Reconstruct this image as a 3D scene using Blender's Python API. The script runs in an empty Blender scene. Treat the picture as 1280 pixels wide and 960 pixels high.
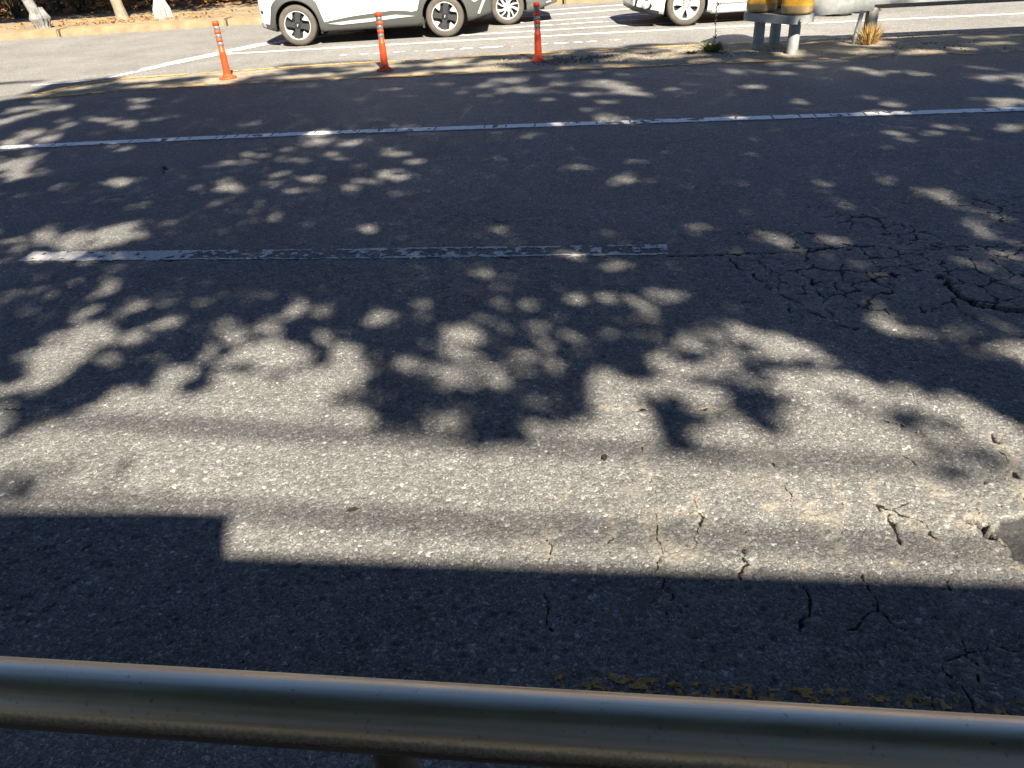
import bpy, bmesh, math, random
import numpy as np
from mathutils import Vector, Matrix
R=math.radians; PI=math.pi
rnd=random.Random(7); rng=np.random.default_rng(11)
scn=bpy.context.scene; COL=scn.collection

# ---------------------------------------------------------------- camera, sky, sun, exposure
CAM_H=1.75
cd=bpy.data.cameras.new('camera'); cam=bpy.data.objects.new('camera',cd); COL.objects.link(cam); scn.camera=cam
_p,_a=R(31.0),R(-3.7)
_d=Vector((0,math.cos(_p),-math.sin(_p))); _u0=Vector((0,math.sin(_p),math.cos(_p))); _r0=Vector((1,0,0))
_r=_r0*math.cos(_a)+_u0*math.sin(_a); _u=_u0*math.cos(_a)-_r0*math.sin(_a)
cam.matrix_world=Matrix(((_r.x,_u.x,-_d.x,0),(_r.y,_u.y,-_d.y,0),(_r.z,_u.z,-_d.z,CAM_H),(0,0,0,1)))
cd.sensor_fit='HORIZONTAL'; cd.sensor_width=36; cd.lens=36*961/1280; cd.clip_start=.02; cd.clip_end=500

SUN_EL=R(43); SUN_AZ=math.atan2(.236,-.972)
S=Vector((math.sin(SUN_AZ)*math.cos(SUN_EL),math.cos(SUN_AZ)*math.cos(SUN_EL),math.sin(SUN_EL)))   # towards the sun
world=bpy.data.worlds.new('World'); scn.world=world; world.use_nodes=True
wn=world.node_tree.nodes; sky=wn.new('ShaderNodeTexSky'); sky.sky_type='NISHITA'; sky.sun_disc=False
sky.sun_elevation=SUN_EL; sky.sun_rotation=SUN_AZ; sky.dust_density=0; sky.air_density=.65; sky.ozone_density=3.5
world.node_tree.links.new(sky.outputs[0],wn['Background'].inputs[0]); wn['Background'].inputs[1].default_value=.05
sd=bpy.data.lights.new('sun','SUN'); sd.energy=5.0; sd.angle=R(.75); sd.color=(1.0,.89,.725)
sun=bpy.data.objects.new('sun',sd); COL.objects.link(sun); sun.rotation_euler=(-S).to_track_quat('-Z','Y').to_euler(); sun.location=(3,-8,12)
vs=scn.view_settings; vs.view_transform='Standard'; vs.look='None'; vs.gamma=1; vs.use_curve_mapping=False; vs.exposure=1.75
scn.cycles.max_bounces=6; scn.cycles.diffuse_bounces=3; scn.cycles.glossy_bounces=4

# ---------------------------------------------------------------- helpers
def mat(name,col=(.5,.5,.5),rough=.7,metal=0,spec=.5,noise=0,nscale=20,bump=0,bscale=60,coat=0,col2=None):
    m=bpy.data.materials.new(name); m.use_nodes=True; nt=m.node_tree; b=nt.nodes['Principled BSDF']
    b.inputs['Roughness'].default_value=rough; b.inputs['Metallic'].default_value=metal; b.inputs['Specular IOR Level'].default_value=spec
    b.inputs['Coat Weight'].default_value=coat; b.inputs['Base Color'].default_value=(*col,1)
    if noise or bump or col2:
        tc=nt.nodes.new('ShaderNodeTexCoord'); n=nt.nodes.new('ShaderNodeTexNoise'); n.inputs['Scale'].default_value=nscale; n.inputs['Detail'].default_value=6
        nt.links.new(tc.outputs['Object'],n.inputs['Vector'])
        if noise or col2:
            r=nt.nodes.new('ShaderNodeValToRGB'); e=r.color_ramp.elements
            c2=col2 or tuple(min(1,v*(1+noise)) for v in col); c1=col if col2 else tuple(v*(1-noise) for v in col)
            e[0].position=.35; e[0].color=(*c1,1); e[1].position=.65; e[1].color=(*c2,1)
            nt.links.new(n.outputs['Fac'],r.inputs['Fac']); nt.links.new(r.outputs['Color'],b.inputs['Base Color'])
        if bump:
            n2=nt.nodes.new('ShaderNodeTexNoise'); n2.inputs['Scale'].default_value=bscale; n2.inputs['Detail'].default_value=4
            nt.links.new(tc.outputs['Object'],n2.inputs['Vector'])
            bp=nt.nodes.new('ShaderNodeBump'); bp.inputs['Strength'].default_value=bump; bp.inputs['Distance'].default_value=.01
            nt.links.new(n2.outputs['Fac'],bp.inputs['Height']); nt.links.new(bp.outputs['Normal'],b.inputs['Normal'])
    return m
def link(name,me,m=None,parent=None,smooth=False):
    o=bpy.data.objects.new(name,me); COL.objects.link(o)
    if m is not None:
        for q in (m if isinstance(m,(list,tuple)) else [m]): me.materials.append(q)
    if parent is not None: o.parent=parent
    if smooth: me.polygons.foreach_set('use_smooth',[True]*len(me.polygons))
    return o
def pyobj(name,V,F,m=None,parent=None,smooth=False):
    me=bpy.data.meshes.new(name); me.from_pydata([tuple(v) for v in V],[],[tuple(f) for f in F]); me.update()
    return link(name,me,m,parent,smooth)
def npmesh(name,V,F):   # V (n,3) F (m,k) numpy arrays
    me=bpy.data.meshes.new(name); k=F.shape[1]
    me.vertices.add(len(V)); me.vertices.foreach_set('co',V.astype(np.float32).ravel())
    me.loops.add(F.size); me.loops.foreach_set('vertex_index',F.astype(np.int32).ravel())
    me.polygons.add(len(F)); me.polygons.foreach_set('loop_start',(np.arange(len(F))*k).astype(np.int32))
    me.update(calc_edges=True); return me
def tag(o,label=None,cat=None,group=None,kind=None):
    if label: o['label']=label
    if cat: o['category']=cat
    if group: o['group']=group
    if kind: o['kind']=kind
    return o
def empty(name,loc=(0,0,0),rz=0):
    o=bpy.data.objects.new(name,None); COL.objects.link(o); o.location=loc; o.rotation_euler=(0,0,rz); o.empty_display_size=.2; return o
def bmobj(name,bm,m,parent=None,smooth=False):
    me=bpy.data.meshes.new(name); bm.normal_update(); bm.to_mesh(me); bm.free(); return link(name,me,m,parent,smooth)
def box(bm,c,s,rot=None,bev=0):
    r=bmesh.ops.create_cube(bm,size=1); vs_=r['verts']; M=Matrix.Translation(c)@((rot.to_4x4()) if rot else Matrix.Identity(4))@Matrix.Diagonal((*s,1))
    bmesh.ops.transform(bm,matrix=M,verts=vs_)
    if bev:
        es=list({e for v in vs_ for e in v.link_edges}); bmesh.ops.bevel(bm,geom=es,offset=bev,segments=2,affect='EDGES')
def tube(bm,pts,rad,n=12,caps=True):
    rad=rad if isinstance(rad,(list,tuple)) else [rad]*len(pts); pts=[Vector(p) for p in pts]; rings=[]
    t0=(pts[1]-pts[0]).normalized(); up=Vector((0,0,1)) if abs(t0.z)<.9 else Vector((1,0,0)); nx=t0.cross(up).normalized()
    for i,p in enumerate(pts):
        t=(pts[min(i+1,len(pts)-1)]-pts[max(i-1,0)]).normalized(); nx=(nx-t*nx.dot(t)).normalized(); ny=t.cross(nx)
        rings.append([bm.verts.new(p+(nx*math.cos(a)+ny*math.sin(a))*rad[i]) for a in (2*PI*k/n for k in range(n))])
    for a,b in zip(rings,rings[1:]):
        for k in range(n): bm.faces.new((a[k],a[(k+1)%n],b[(k+1)%n],b[k]))
    if caps:
        bm.faces.new(rings[0][::-1]); bm.faces.new(rings[-1])
def lathe(bm,prof,n=24,axis='z',c=(0,0,0)):
    c=Vector(c); rings=[]
    for r,h in prof:
        ring=[]
        for k in range(n):
            a=2*PI*k/n; x,y=r*math.cos(a),r*math.sin(a)
            ring.append(bm.verts.new(c+(Vector((x,y,h)) if axis=='z' else Vector((x,h,y)))))
        rings.append(ring)
    for a,b in zip(rings,rings[1:]):
        for k in range(n): bm.faces.new((a[k],a[(k+1)%n],b[(k+1)%n],b[k]))
    return rings
def hsh(ix,iy,s=0):
    v=(ix.astype(np.int64)*374761393+iy.astype(np.int64)*668265263+s*1442695041)&0xffffffff
    v=((v^(v>>13))*1274126177)&0xffffffff; v=((v^(v>>16))*2246822519)&0xffffffff
    return ((v^(v>>15))&0xffffff)/float(0xffffff)
def vnoise(x,y,sc,s=0):
    x=x*sc; y=y*sc; ix=np.floor(x).astype(np.int64); iy=np.floor(y).astype(np.int64); fx=x-ix; fy=y-iy
    fx=fx*fx*(3-2*fx); fy=fy*fy*(3-2*fy)
    return (hsh(ix,iy,s)*(1-fx)+hsh(ix+1,iy,s)*fx)*(1-fy)+(hsh(ix,iy+1,s)*(1-fx)+hsh(ix+1,iy+1,s)*fx)*fy
def fbm(x,y,sc,s=0,o=4): return sum(vnoise(x,y,sc*2**k,s+k)*.5**k for k in range(o))/sum(.5**k for k in range(o))
def voro(x,y,cell,s=0):
    X=x/cell; Y=y/cell; ix=np.floor(X).astype(np.int64); iy=np.floor(Y).astype(np.int64)
    f1=np.full(x.shape,9.); f2=np.full(x.shape,9.); idr=np.zeros(x.shape)
    for a in (-1,0,1):
        for b in (-1,0,1):
            jx,jy=ix+a,iy+b; d=np.hypot(jx+.1+.8*hsh(jx,jy,s)-X,jy+.1+.8*hsh(jx,jy,s+9)-Y); m=d<f1
            f2=np.where(m,f1,np.minimum(f2,d)); idr=np.where(m,hsh(jx,jy,s+5),idr); f1=np.where(m,d,f1)
    return f1,f2,idr
def segdist(x,y,P):
    d=np.full(x.shape,9.)
    for (x1,y1),(x2,y2) in zip(P,P[1:]):
        vx,vy=x2-x1,y2-y1; L2=vx*vx+vy*vy+1e-9
        t=np.clip(((x-x1)*vx+(y-y1)*vy)/L2,0,1); d=np.minimum(d,np.hypot(x-x1-t*vx,y-y1-t*vy))
    return d
def inpoly(P,X,Y):
    r=np.zeros(X.shape,bool)
    for i in range(len(P)):
        x1,y1=P[i]; x2,y2=P[(i+1)%len(P)]
        if y1==y2: continue
        r^=((y1>Y)!=(y2>Y))&(X<(x2-x1)*(Y-y1)/(y2-y1)+x1)
    return r
def interp(P,x): return np.interp(x,[p[0] for p in P],[p[1] for p in P])

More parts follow.
